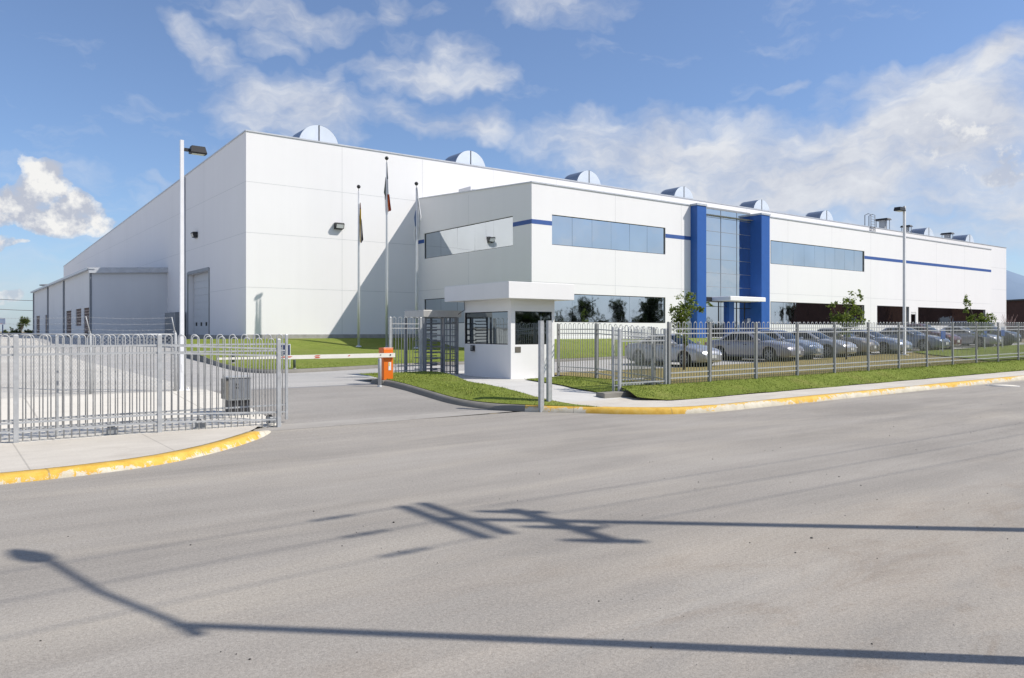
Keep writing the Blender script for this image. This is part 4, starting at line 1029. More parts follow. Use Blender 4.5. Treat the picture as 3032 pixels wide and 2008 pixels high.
# ---------------- chain link with barbed wire
def chain():
    P = [(4.98, 21.5), (3.06, 21.9), (1.2, 25.2), (-1.5, 30), (-6, 38)]
    o0 = P[0]; zb = lambda s, t: zyard(s, t); o = (o0[0], o0[1], .4)
    r = thing('chain_link_fence', 'chain link fence with barbed wire strands behind the left sliding gate', 'fence', *o)
    for i, p in enumerate(P):
        z = zb(*p); m = MB(o); m.tube([(p[0], p[1], z-.1), (p[0], p[1], z+1.5), (p[0]-.02, p[1]+.05, z+1.58)], .028 if i else .04, 8)
        m.tube([(p[0], p[1], z+1.5), (p[0]-.12, p[1]-.12, z+1.95)], .014, 5); m.build('post', M['galv'], r)
    for p, q in zip(P, P[1:]):
        L_ = math.dist(p, q); a = math.atan2(q[1]-p[1], q[0]-p[0]); z0, z1 = zb(*p), zb(*q)
        me = MB(); me.poly([(0, 0, .04), (L_, 0, .04+z1-z0), (L_, 0, 1.5+z1-z0), (0, 0, 1.5)])
        ob = me.build('mesh', M['chain'], r); ob.location = (p[0]-o[0], p[1]-o[1], z0-o[2]); ob.rotation_euler = (0, 0, a)
        t_ = MB(o); t_.tube([(p[0], p[1], z0+1.5), (q[0], q[1], z1+1.5)], .018, 6); t_.tube([(p[0], p[1], z0+.05), (q[0], q[1], z1+.05)], .008, 4); t_.build('rail', M['galv'], r)
        for h, of in ((1.63, .035), (1.78, .075), (1.93, .115)):
            pts = [(lerp(p[0], q[0], f)-of, lerp(p[1], q[1], f)-of, lerp(z0, z1, f)+h-.03*math.sin(f*PI)) for f in [k/8 for k in range(9)]]
            b = MB(o); b.tube(pts, .0025, 4)
            for k in range(int(L_/.15)):
                f = k*.15/L_; c = (lerp(p[0], q[0], f)-of, lerp(p[1], q[1], f)-of, lerp(z0, z1, f)+h-.03*math.sin(f*PI)); b.tube([(c[0], c[1]-.01, c[2]-.022), (c[0], c[1]+.01, c[2]+.022)], .003, 3)
            b.build('barbed_wire', M['galv'], r)
chain()
# ---------------- barrier
def barrier():
    s0, t0, zb = 10.72, 20.72, .42
    o = thing('barrier_gate', 'orange barrier post with a lowered white boom across the driveway', 'barrier', s0, t0, zb)
    m = MB(); m.bbox((-.24, -.22, -.1), (.24, .24, .13), .02); m.build('plinth', M['kerbc'], o)
    m = MB(); m.bbox((-.16, -.16, .13), (.16, .16, 1.06), .012); h = m.build('housing', M['orange'], o)
    m = MB(); m.bbox((-.165, -.165, 1.06), (.165, .165, 1.085), .008); m.build('lid', M['orange'], h)
    m = MB(); m.box((.0, -.166, .42), (.085, -.161, .66), 0); m.build('label', M['white'], h)
    m = MB(); m.box((.012, -.170, .55), (.045, -.1665, .65), 0); m.build('warning_mark', M['yellowsticker'], h)
    za = .87; L_ = 4.95; y = -.22
    m = MB()
    def arm(x0, x1, h0, h1, w): m.loft([[(x, y-w, za-h/2), (x, y+w, za-h/2), (x, y+w, za+h/2), (x, y-w, za+h/2)] for x, h in ((x0, h0), (x1, h1))], 0, cap=True)
    arm(.18, -3.2, .125, .105, .025); arm(-3.201, -L_, .072, .055, .018); a = m.build('boom', M['armwhite'], o)
    for x, w in ((-2.35, .09), (-3.3, .17), (-1.35, .035)):
        m = MB()
        for dz in (-.024, .024) if w > .05 and x > -3 else (.01,):
            m.poly([(x, y-.028, za+dz-.016), (x+w*1.6, y-.028, za+dz-.016), (x+w*1.8+.03, y-.028, za+dz+.016), (x+.05, y-.028, za+dz+.016)])
        m.build('red_reflector', M['red'], a)
    m = MB(); m.lathe((.02, y-.03, za+.01), [(.022, -.01), (.022, .006)], 10, axis='y'); m.lathe((-.3, y-.03, za+.015), [(.014, -.008), (.014, .006)], 10, axis='y'); m.build('bolt', M['dark'], a)
barrier()
def bollard(label, s, t, z, h, r, mat, group=None, twin=False):
    o = thing('bollard', label, 'bollard', s, t, z, TH, group)
    m = MB(); m.lathe((0, 0, 0), [(r, -.1), (r, h-.02), (r*.7, h)], 12); m.build('tube', M[mat], o)
    m = MB(); m.lathe((0, 0, 0), [(r*1.35, -.05), (r*1.35, .03), (r*1.02, .04)], 12); m.build('collar', M[mat if twin else 'footing'], o)
bollard('slim grey steel bollard in front of the orange barrier post', 10.2, 20.1, zroad(10.2, 20.1), .82, .05, 'galv', None, True)
def on_lawn(u, Y): 
    X = (u-CU)/FPX*Y; return ST(X, Y)
s, t = on_lawn(872, 29.7); bollard('short dark post at the lawn edge right of the blue sign', s, t, zlawn(s, t), .36, .05, 'post', 'short dark posts along the lawn kerb')
s, t = on_lawn(690, 33.5); bollard('short dark post at the lawn corner behind the tip of the boom', s, t, zlawn(s, t), .45, .07, 'post', 'short dark posts along the lawn kerb')
def blue_sign():
    s, t = on_lawn(842, 30.8); z = zlawn(s, t)
    o = thing('direction_sign', 'blue and white direction sign on the lawn behind the end post of the left fence', 'sign', s, t, z, 0.0)
    m = MB(); m.bbox((-.24, 0, .42), (.24, .03, .93), .008); b = m.build('board', M['white'], o)
    m = MB(); m.box((-.215, -.006, .445), (.215, -.001, .905)); m.build('blue_face', M['signblue'], b)
    m = MB(); m.poly([(-.17, -.009, .70), (-.10, -.009, .76), (-.17, -.009, .82), (-.12, -.009, .82), (-.05, -.009, .76), (-.12, -.009, .70)]); m.build('arrow', M['white'], b)
    for tx, zz in (('dent', .575), ('dero', .49)):
        cu = bpy.data.curves.new('lettering', 'FONT'); cu.body = tx; cu.size = .11; cu.extrude = .001; cu.offset = .002
        q = bpy.data.objects.new('lettering', cu); COL.objects.link(q); bpy.context.view_layer.update()
        me = bpy.data.meshes.new_from_object(q); bpy.data.objects.remove(q); q = bpy.data.objects.new('lettering', me); COL.objects.link(q)
        me.materials.clear(); me.materials.append(M['white'])
        q.parent = b; q.location = (-.15, -.010, zz); q.rotation_euler = (PI/2, 0, 0)
    for x in (-.22, .2):
        m = MB(); m.box((x-.02, .031, -.2), (x+.02, .07, .95)); m.build('leg', M['white'], o)
blue_sign()
def gate_motor():
    s, t = 5.05, 17.2; z = max(.1, zyard(s, t))
    o = thing('gate_motor', 'grey metal gate motor cabinet on a stand behind the end of the left fence', 'gate motor', s, t, z)
    m = MB(); m.bbox((-.02, -.2, .33), (.46, .2, .82), .015); c = m.build('cabinet', M['greybox'], o)
    m = MB(); m.box((.05, -.206, .38), (.42, -.201, .78)); m.build('door', M['galvd'], c)
    m = MB(); m.box((-.08, -.18, .36), (-.021, .18, .80)); m.build('side_plate', M['kerbc'], o)
    m = MB()
    for k in (0, 1): m.box((.1, -.209, .66-.07*k), (.18, -.2065, .70-.07*k))
    m.build('vent', M['dark'], c)
    m = MB(); m.box((0, -.15, -.1), (.44, .15, .33)); m.build('stand', M['dark'], o)
    m = MB(); m.box((-.04, -.22, .821), (.48, .22, .85)); m.build('lid', M['galv'], c)
gate_motor()
# ---------------- lamp posts
def lamp_post(label, s, t, zb, h, side, a=.05, b=.043, hl=.42, hw=.13):
    o = thing('lamp_post', label, 'lamp post', s, t, zb, TH, 'square lamp posts around the car park')
    m = MB(); m.loft([[(-w, -w, z), (w, -w, z), (w, w, z), (-w, w, z)] for w, z in ((a, -.1), (b, h))], 0, cap=True); m.build('pole', M['whitepole'], o)
    m = MB(); m.bbox((-.17, -.17, -.05), (.17, .17, .03), .01)
    for x in (-1, 1):
        for y in (-1, 1): m.lathe((x*.125, y*.125, .03), [(.02, 0), (.02, .05)], 6)
    m.build('base_plate', M['whitepole'], o)
    d = side; m = MB(); m.box((d*.06, -.04, h-.28), (d*.2, .04, h-.2)); m.build('arm', M['dark'], o)
    m = MB(); x0, x1 = d*.2, d*(.2+hl)
    m.loft([[(x0, -hw+.02, h-.32), (x1, -hw+.02, h-.32), (x1, hw-.02, h-.32), (x0, hw-.02, h-.32)], [(x0, -hw, h-.29), (x1, -hw, h-.29), (x1, hw, h-.29), (x0, hw, h-.29)], [(x0+d*.03, -hw+.02, h-.12), (x1-d*.05, -hw+.02, h-.12), (x1-d*.05, hw-.02, h-.12), (x0+d*.03, hw-.02, h-.12)]], 0, cap=True); q = m.build('lamp_head', M['dark'], o)
    m = MB(); m.box((x0+d*.05, -hw+.04, h-.328), (x1-d*.05, hw-.04, h-.322)); m.build('lens', M['lampglass'], q)
    m = MB(); m.box((-.025, -a-.006, .5), (.025, -a-.001, .7)); m.build('hand_hole_cover', M['whitepole'], o)
lamp_post('white square lamp post with its dark head pointing right beside the driveway', 5.2, 21.75, .42, 6.68, 1)
lamp_post('white square lamp post with its dark head pointing left among the parked cars', 41.5, 20.55, zint(41.5), 8.0, -1, .065, .055, .60, .18)
# ---------------- flag poles and flags
FP = []
for lab, u, vb in (('left aluminium flagpole carrying the yellow and dark flag', 1062, 553), ('tallest middle aluminium flagpole carrying the green white and red flag', 1145, 468.7), ('right aluminium flagpole carrying the white flag', 1233, 544)):
    Y = 51.4; X = (u-CU)/FPX*Y; s, t = ST(X, Y); zb = zlawn(s, t); ztp = HC+(CV-vb)/FPX*Y
    o = thing('flagpole', lab, 'flagpole', s, t, zb, 0.0, 'flagpoles on the lawn'); h = ztp-zb
    m = MB(); m.tube([(0, 0, -.1), (0, 0, h*.33), (0, 0, h*.66), (0, 0, h-.28)], [.085, .075, .06, .045], 10); m.build('pole', M['alupole'], o)
    m = MB(); m.tube([(0, 0, h-.28), (0, 0, h-.08)], .015, 6); m.lathe((0, 0, h), [(.005, -.13), (.08, -.105), (.125, -.03), (.13, 0), (.125, .03), (.08, .105), (.005, .13)], 14); m.build('ball', M['dark'], o)
    m = MB(); m.tube([(.09, -.02, 1.0), (.10, -.02, h*.5), (.075, -.02, h-.35)], .009, 4); m.build('halyard', M['white'], o)
    m = MB(); m.lathe((0, 0, 0), [(.2, -.05), (.2, .04), (.1, .08)], 12); m.build('base_collar', M['alupole'], o)
    FP.append((X, Y, ztp))
def cloth(name, col): return plain(name, col, .85, var=.10, scale=4)
CL = {'y': cloth('flag_yellow', (.62, .40, .03)), 'k': cloth('flag_dark', (.035, .025, .035)), 'n': cloth('flag_maroon', (.16, .07, .05)), 'g': cloth('flag_green', (.03, .05, .06)), 'w': cloth('flag_white', (.78, .78, .80)), 'r': cloth('flag_red', (.50, .07, .02)), 'b': cloth('flag_blue', (.28, .36, .55)), 'o': cloth('flag_orange', (.60, .20, .03))}
ORD = list(CL)
def flag(name, label, pole, bands):
    """limp cloth hanging beside the pole: bands of (colour, [(x, z) left edge], [(x, z) right edge])"""
    X, Y, Z = pole; mb = MB(); mb.keep = True
    for col, le, re in bands:
        n = len(le); rows = []
        for (xl, zl), (xr, zr) in zip(le, re):
            row = []
            for k in range(7):
                f = k/6; x, z = lerp(xl, xr, f), lerp(zl, zr, f)
                row.append(mb.vert((x, -.05+.09*math.sin(f*9+zl*1.3)*min(1, abs(xr-xl)*6), z)))
            rows.append(row)
        for a, b in zip(rows, rows[1:]):
            for k in range(6): mb.face((a[k], a[k+1], b[k+1], b[k]), ORD.index(col), True)
    o = mb.build(name, [CL[c] for c in ORD]); o.location = (X, Y, Z)
    return tag(o, label, 'flag', 'flags hanging limp from the poles')
q = .00518
def fx(ax, ay, pts): return [((x-ax)*q, (ay-y)*q) for x, y in pts]
flag('flag', 'limp yellow and dark flag on the left pole', FP[0], [
    ('n', fx(175, 493, [(193, 700), (191, 785)]), fx(175, 493, [(200, 700), (207, 785)])),
    ('y', fx(175, 493, [(191, 785), (188, 900), (188, 1100), (192, 1210)]), fx(175, 493, [(207, 785), (210, 900), (206, 1080), (205, 1215)])),
    ('k', fx(175, 493, [(210, 900), (206, 1080), (205, 1225)]), fx(175, 493, [(217, 930), (240, 1180), (216, 1215)]))])
flag('flag', 'limp green white and red flag on the tallest middle pole', FP[1], [
    ('g', fx(540, 125, [(546, 180), (548, 290), (550, 395)]), fx(540, 125, [(549, 180), (554, 290), (560, 395)])),
    ('w', fx(540, 125, [(550, 395), (551, 500), (553, 592)]), fx(540, 125, [(560, 395), (564, 500), (570, 592)])),
    ('o', fx(540, 125, [(550, 592), (553, 700), (556, 800)]), fx(540, 125, [(560, 592), (563, 700), (564, 820)])),
    ('r', fx(540, 125, [(558, 592), (560, 700), (562, 820)]), fx(540, 125, [(577, 592), (590, 700), (603, 796)])),
    ('g', fx(540, 125, [(527, 370), (505, 570), (515, 605), (517, 660)]), fx(540, 125, [(531, 370), (531, 570), (531, 605), (528, 665)])),
    ('w', fx(540, 125, [(517, 660), (522, 790)]), fx(540, 125, [(528, 665), (530, 860)]))])
flag('flag', 'limp white flag with faint blue on the right pole', FP[2], [
    ('w', fx(915, 453, [(922, 500), (932, 680), (936, 850), (938, 1000), (940, 1160)]), fx(915, 453, [(930, 505), (950, 680), (980, 880), (958, 1000), (950, 1155)])),
    ('b', fx(915, 453, [(905, 800), (885, 890), (897, 1005)]), fx(915, 453, [(910, 800), (911, 900), (911, 1005)])),
    ('w', fx(915, 453, [(897, 1005), (880, 1080), (890, 1180), (905, 1222)]), fx(915, 453, [(911, 1005), (913, 1080), (914, 1180), (915, 1225)])),
    ('w', fx(915, 453, [(938, 1000), (945, 1090)]), fx(915, 453, [(960, 1000), (965, 1110)]))])
# ---------------- manhole
o = thing('manhole_cover', 'pale round manhole cover in the street near the right kerb', 'manhole cover', *ST(.6373*27.2, 27.2), zroad(30, 11)-.012)
m = MB(); m.lathe((0, 0, 0), [(.52, 0), (.52, .022), (.43, .024)], 28); m.build('ring', M['path'], o)
m = MB(); m.lathe((0, 0, .026), [(.42, 0), (.42, .006), (.05, .008)], 28); m.build('lid', M['pad'], o)
# ---------------- parking signs
for i, (u, tt, zt, lab) in enumerate(((2792, 20.4, 1.9, 'blue parking sign left of the dark red car'), (2916, 20.6, 1.9, 'blue parking sign in front of the dark red car'), (2969, 20.6, 2.0, 'blue parking sign in front of the last silver car'))):
    s = s_on(u, tt); zg = zgreen(s, tt)
    o = thing('parking_sign', lab, 'sign', s, tt, zg, TH*.55, 'blue parking signs at the head of the bays')
    m = MB(); m.box((-.03, 0, -.2), (.03, .05, 1.25)); m.build('post', M['galv'], o)
    m = MB(); m.bbox((-.17, -.02, .72), (.17, -.001, 1.27), .006); b = m.build('board', M['handiblue'], o)
    m = MB(); m.box((-.15, -.024, 1.19), (.15, -.021, 1.25)); m.build('white_band', M['white'], b)
# ---------------- street lamp and power pole standing out of view on the near kerb (their shadows cross the street)
shx, shy = -sd.x/sd.z, -sd.y/sd.z
def base_of(gx, gy, h): return (gx-shx*h, gy-shy*h)
def street_lamp():
    h = 7.6; bx, by = base_of(-2.30, 5.25, h); s, t = ST(bx, by)
    o = thing('street_lamp', 'tall street lamp on the near kerb whose bent shadow crosses the lower road', 'street lamp', s, t, 0)
    m = MB(); m.tube([(.05, -.34, -.3), (0, 0, h)], [.075, .05], 10); m.build('pole', M['galvd'], o)
    m = MB(); m.tube([(0, 0, h-.05), (0, .8, h+.42), (.05, 1.74, h+.80)], .038, 8); m.tube([(0, -.22, h-.12), (0, 0, h-.05)], .045, 8); m.build('arm', M['galvd'], o)
    m = MB(); m.loft([[(w*math.cos(a)+.05-max(0, y-1.72)*.35, y, h+.85+.08*math.sin(a)*w/.2) for a in [k*PI/5 for k in range(10)]] for w, y in ((.05, 1.66), (.12, 1.74), (.145, 1.9), (.12, 2.06), (.075, 2.2), (.02, 2.3))], 0, cap=True, smooth=True); m.build('lamp_head', M['greybox'], o)
street_lamp()
def power_pole():
    h = 11.0; bx, by = base_of(-.85, 8.22, h); s, t = ST(bx, by)
    o = thing('power_pole', 'timber power pole with crossarms whose shadow falls across the road', 'power pole', s, t, 0)
    m = MB(); m.tube([(0, 0, -.3), (0, 0, h)], [.105, .068], 10); m.build('pole', M['wood'], o)
    for dx, z in ((-.13, h-.22), (.13, h-.22)):
        m = MB(); m.box((dx-.045, -.85, z-.06), (dx+.045, .85, z+.06)); m.build('crossarm', M['wood'], o)
    m = MB(); m.box((-.22, -.82, h-1.63), (-.13, .82, h-1.50)); m.build('crossarm', M['wood'], o)
    m = MB(); m.sqtube((-.2, .0, h-2.1), (-.2, .4, h-1.62), .03); m.sqtube((-.2, 0, h-2.1), (-.2, -.4, h-1.62), .03); m.build('brace', M['galvd'], o)
    for y in (-.75, -.12, .72):
        m = MB(); m.lathe((-.26, y, h-1.95), [(.06, 0), (.085, .1), (.065, .2), (.09, .35), (.07, .5), (.05, .75), (.01, .85)], 8); m.build('cutout', M['greybox'], o)
    for y in (-.8, 0, .8):
        m = MB(); m.tube([(-.2, y, h-.2), (-.75, y, h-.22)], .012, 5); m.lathe((-1.0, y, h-.22), [(.015, -.25), (.05, -.2), (.03, -.1), (.06, 0), (.03, .1), (.05, .2), (.015, .25)], 8, axis='x'); m.build('insulator', M['greybox'], o)
    return s, t, h
ps, pt, ph = power_pole()
for i, (y, d, z) in enumerate(((-.8, -1, ph-.22), (0, -1, ph-.22), (.8, -1, ph-.22), (-.75, 1, ph-.95), (0, 1, ph-.95), (.72, 1, ph-.95))):
    m = MB(); pts = []
    for k in range(25):
        f = k/24; x = d*(1.2 if d < 0 else .1)+d*52*f; pts.append((x, y*(1+.3*f), z-1.1*4*f*(1-f)))
    m.tube(pts, .0085, 5); o = m.build('power_line', M['wire'])
    o.location = W(ps, pt, 0); o.rotation_euler = (0, 0, TH)
    tag(o, 'thin overhead power line above the street seen only by its faint shadow', 'power line', 'overhead power lines from the timber pole')
# far wires and pole at the left
for i, (v0, v1) in enumerate(((886, 891), (915, 921))):
    Y = 165; m = MB(); pts = []
    for k in range(13):
        u = lerp(-300, 400, k/12); v = lerp(v0-12, v1+10, k/12); pts.append(((u-CU)/FPX*Y, Y, HC+(CV-v)/FPX*Y-1.0*math.sin(k/12*PI)+.9))
    m.tube(pts, .05, 4)
    tag(m.build('power_line', M['wire']), ['upper thin power line in the sky left of the annex', 'lower thin power line in the sky left of the annex'][i], 'power line', 'distant power lines left of the annex')
# ================================================================== cars
def make_car(name, label, paint, suv=False):
    root = bpy.data.objects.new(name, None); COL.objects.link(root); tag(root, label, 'car', 'cars parked in the row behind the fence')
    # x forward, y left, z up
    hgt = 1.40 if not suv else 1.72; belt = .93 if not suv else 1.08
    HL, WR, WB = 2.32, .315, 1.36          # half length, wheel radius, half wheelbase
    fx_, rx_ = 1.38, -1.32
    def pw(x, pts):
        for (a, va), (b, vb) in zip(pts, pts[1:]):
            if a <= x <= b: return lerp(va, vb, sm((x-a)/(b-a)) if True else 0)
        return pts[0][1] if x < pts[0][0] else pts[-1][1]
    up = belt-.93
    top = [(-HL, .74+up), (-2.28, .88+up), (-2.1, .975+up), (-1.55, 1.0+up), (-.5, .955+up), (.9, .945+up), (1.3, .90+up), (1.85, .80+up), (2.15, .70+up*.9), (2.28, .60+up*.7), (HL, .50+up*.5)]
    wid = [(-HL, .60), (-2.2, .74), (-1.8, .83), (-.8, .865), (.8, .865), (1.5, .85), (1.95, .79), (2.2, .66), (HL, .50)]
    bot = [(-HL, .40), (-2.15, .25), (-1.7, .20), (1.6, .18), (2.1, .19), (HL, .28)]
    xs = sorted({round(-HL+i*2*HL/92, 4) for i in range(93)})
    mb = MB(); rings = []
    for x in xs:
        zt, w, zb = pw(x, top), pw(x, wid), pw(x, bot)
        zarch = zb
        for cx in (fx_, rx_):
            d = abs(x-cx)
            if d < WR+.055: zarch = max(zarch, WR+math.sqrt((WR+.055)**2-d*d))
        zm = max(zb+.22, min(.56+up*.5, zt-.1))
        sh = zt-.055
        lo = min(zarch, sh-.03)
        half = [(w*.72, zb if zarch == zb else min(lo, zb+.5)), (w*.955, lo), (w*.985, max(lo+.008, min(zb+.12, sh-.02))), (w, max(lo+.014, zm)), (w*.985, max(lo+.02, (zm+sh)/2+.02)), (w*.945, sh), (w*.86, zt-.018), (w*.5, zt+.012), (0, zt+.022)]
        ring = [(x, y, z) for y, z in half]+[(x, -y, z) for y, z in half[-2::-1]]
        rings.append(ring)
    mb.loft(rings, 0, cap=True, close=True, smooth=True)
    body = mb.build('body', paint, root)
    for pmat in [1]:
        body.material_slots[0].link = 'OBJECT'; body.material_slots[0].material = paint
    # cabin shell
    zb_ = belt-.02; zr = hgt
    fb, ft, rb, rt = 1.02, .18, -1.72, -.95
    if suv: fb, ft, rb, rt = 1.05, .35, -2.2, -1.95
    cb = MB()
    def ring(f, wy, xf, xr, z, n=6):
        pts = []
        for k in range(n+1): pts.append((lerp(xf, xf-.0, k/n), 0, 0))
        r = []
        for k in range(5): r.append((xf-.05*(k/4-.0)**2*0-.10*(abs(k-2)/2)**2, lerp(wy*.86, -wy*.86, k/4), z))
        r.append((xf-.22, -wy, z)); r.append((lerp(xf, xr, .5), -wy*1.02, z)); r.append((xr+.2, -wy, z))
        for k in range(5): r.append((xr+.08*(abs(k-2)/2)**2, lerp(-wy*.86, wy*.86, k/4), z))
        r.append((xr+.2, wy, z)); r.append((lerp(xf, xr, .5), wy*1.02, z)); r.append((xf-.22, wy, z))
        return r
    def lay(f): return ring(f, lerp(.80, .575 if not suv else .64, f), lerp(fb, ft, f), lerp(rb, rt, f), lerp(zb_, zr-.045, f))
    cr = [lay(0), lay(.35), lay(.7), lay(1.0)]
    cr.append([(lerp(p[0], (ft+rt)/2, .12), p[1]*.86, zr-.012) for p in cr[-1]]); cr.append([(lerp(p[0], (ft+rt)/2, .45), p[1]*.45, zr) for p in cr[-1]])
    cb.loft(cr, 0, cap=True, smooth=True); cab = cb.build('cabin', paint, root)
    cab.material_slots[0].link = 'OBJECT'; cab.material_slots[0].material = paint
    # glazing, a few millimetres proud of the shell
    def S(f, x, side, e=.008):
        wy = lerp(.80, .575 if not suv else .64, f)*1.012+e; return (x, side*wy, lerp(zb_, zr-.045, f))
    for side in (1, -1):
        g = MB(); xf = lambda f: lerp(fb, ft, f)-.27; xr = lambda f: lerp(rb, rt, f)+.30
        mid = -.42
        g.poly([S(.12, xf(.12)+.02, side), S(.12, mid+.04, side), S(.9, mid+.04, side), S(.9, xf(.9)+.05, side)]); g.build('side_window', M['carglass'], root)
        g = MB(); g.poly([S(.14, mid-.05, side), S(.16, xr(.16)+.05, side), S(.9, xr(.9)+.04, side), S(.9, mid-.05, side)]); g.build('side_window', M['carglass'], root)
        w = MB(); w.bbox((.62, side*.86, belt-.0), (.80, side*1.0, belt+.12), .03); ms = w.build('wing_mirror', paint, root); ms.material_slots[0].link = 'OBJECT'; ms.material_slots[0].material = paint
        h = MB()
        for hx in (.05, -.85): h.box((hx, side*.866, belt-.17), (hx+.17, side*.885, belt-.14))
        h.build('door_handle', M['trim'], root)
    def end_glass(xb, xt, f0, f1, sgn, name):
        g = MB(); a = MB(); n = 6; rows = []
        for f in (f0, (f0+f1)/2, f1):
            wy = lerp(.80, .575 if not suv else .64, f)*.80; x = lerp(xb, xt, f); z = lerp(zb_, zr-.045, f)
            rows.append([(x-sgn*.10*(abs(k-3)/3)**2*.75+sgn*.010, lerp(wy, -wy, k/n), z+.004) for k in range(n+1)])
        g.loft(rows, 0, close=False, smooth=True); g.build(name, M['carglass'], root)
    end_glass(fb, ft, .06, .93, 1, 'windscreen'); end_glass(rb, rt, .12, .92, -1, 'rear_window')
    # front: grille, bumper trim, plate, lamps
    def nose(y, z, e=.0):      # x of the front surface
        k = abs(y)/.8
        base = pw_nose(z); return base-.34*k*k*k-.02*k+e
    def pw_nose(z): return pw(z, [(.2, 2.26), (.42, 2.33), (.55, 2.315), (.66, 2.22), (.74, 2.08), (.84, 1.8)])
    def strip(y0, y1, z0, z1, e, n=8):
        m = MB(); rows = []
        for z in (z0, (z0+z1)/2, z1): rows.append([(nose(y, z, e), y, z) for y in [lerp(y0, y1, k/n) for k in range(n+1)]])
        m.loft(rows, 0, close=False, smooth=True); return m
    zz = up*.6
    strip(-.36, .36, .60+zz, .655+zz, .012).build('grille', M['trim'], root)
    strip(-.58, .58, .26, .385, .012).build('air_intake', M['trim'], root)
    strip(-.5, .5, .215, .245, .03).build('bumper_trim', M['chrome'], root)
    for sgn in (1, -1):
        m = MB(); rows = []
        for f, z in ((0, .575+zz), (.5, .63+zz), (1, .70+zz)):
            rows.append([(nose(sgn*y, z, .02)-.02, sgn*y, z) for y in [lerp(.42+.04*f, .70+.03*f, k/5) for k in range(6)]])
        m.loft(rows, 0, close=False, smooth=True); m.build('headlight', M['headlight'], root)
        m = MB(); m.box((-2.30, sgn*.5, .68+up), (-2.22, sgn*.72, .86+up)); m.build('tail_light', M['taillight'], root)
    m = MB(); m.box((2.325, -.16, .36), (2.345, .16, .50)); m.build('number_plate', M['plate'], root)
    for cx in (fx_, rx_):
        for sgn in (1, -1):
            m = MB(); y = sgn*.74; m.lathe((cx, y, WR), [(WR*.6, -.1), (WR-.02, -.1), (WR, -.07), (WR, .07), (WR-.02, .1), (WR*.6, .1)], 24, axis='y'); ty = m.build('wheel', M['tyre'], root)
            m = MB(); e = sgn*.085
            m.lathe((cx, y+e, WR), [(WR*.66, -.02), (WR*.66, .018)], 20, 1, axis='y')
            for k in range(6):
                a = k*PI/3; c, s_ = math.cos(a), math.sin(a); r0, r1, hw = .04, WR*.6, .032
                m.loft([[(cx+c*r-s_*hw*q, y+e+sgn*d, WR+s_*r+c*hw*q) for q in (-1, 1)]+[(cx+c*r+s_*hw*q, y+e+sgn*.005, WR+s_*r-c*hw*q) for q in (-1, 1)] for r, d in ((r0, .035), (r1, .028))], 0, cap=True)
            m.lathe((cx, y+e+sgn*.02, WR), [(.05, -.01), (.05, .02), (.02, .026)], 10, 0, axis='y'); m.lathe((cx, y+e, WR), [(WR*.68, .0), (WR*.68, .026*sgn), (WR*.60, .026*sgn), (WR*.60, 0)], 20, 0, axis='y')
            m.build('rim', [M['rim'], M['black']], ty)
    m = MB()
    for cx in (fx_, rx_): m.lathe((cx, 0, WR), [(WR+.045, -.70), (WR+.045, .70)], 20, axis='y')
    m.build('wheel_well', M['black'], root)
    m = MB(); m.box((-2.0, -.68, .17), (2.0, .68, .42)); m.build('underbody', M['black'], root)
    return root
P = dict(silver=carpaint('silver_paint', (.40, .405, .42)), beige=carpaint('warm_silver_paint', (.38, .37, .35)), violet=carpaint('grey_silver_paint', (.25, .245, .275)), blue=carpaint('blue_silver_paint', (.29, .33, .40)), pewter=carpaint('pewter_paint', (.27, .245, .22)), steel=carpaint('steel_blue_paint', (.16, .19, .25)), red=carpaint('dark_red_paint', (.10, .015, .018), .3), dark=carpaint('charcoal_paint', (.05, .055, .065), .4))
proto = make_car('parked_car', 'nearest silver sedan at the left end of the row behind the sapling', P['silver'])
suv = make_car('parked_car', 'dark charcoal high roofed car at the far right edge of the row', P['dark'], True)
def put(o, s, t, z, yaw=0.0, paint=None, label=None, nose=-.006):
    o.location = W(s, t, z); o.rotation_euler = (0, nose, TH-PI/2+yaw)
    if label: o['label'] = label
    if paint:
        for c in COL.objects:
            if c.parent == o and c.name.split('.')[0] in ('body', 'cabin', 'wing_mirror'): c.material_slots[0].material = paint
tc = 23.55
row = [(26.55, 'silver', 'nearest silver sedan at the left end of the row behind the sapling', 0, 0), (32.35, 'violet', 'grey sedan in front of the entrance canopy, second from the left end of the row', .02, -.1), (34.95, 'blue', 'blue tinted silver sedan tucked beside the grey sedan', -.01, .2), (37.6, 'silver', 'bright silver sedan in the middle of the row left of the pewter car', .015, 0), (40.2, 'pewter', 'brownish pewter sedan just left of the right lamp post', 0, .1), (42.9, 'blue', 'pale blue silver sedan directly behind the right lamp post', -.02, -.2), (47.9, 'steel', 'steel blue sedan left of the first blue parking sign', .03, .1), (51.2, 'red', 'dark red car between the blue parking signs', 0, .6), (55.9, 'silver', 'last silver sedan near the right end of the row', .01, .2)]
for i, (s, pc, lab, yaw, dt) in enumerate(row):
    c = proto if i == 0 else dup(proto)
    put(c, s, tc+dt, zint(s), yaw, P[pc], lab)
    c.scale = [(1, 1, 1.02), (1.05, 1.03, 1.04), (.95, .98, 1.05), (.97, .99, 1.0), (.94, .97, 1.06), (1.0, 1.0, .98), (1.04, 1.02, 1.05), (.93, 1.0, 1.16), (1, 1, 1)][i]
put(suv, 58.9, tc+.2, zint(58.9))
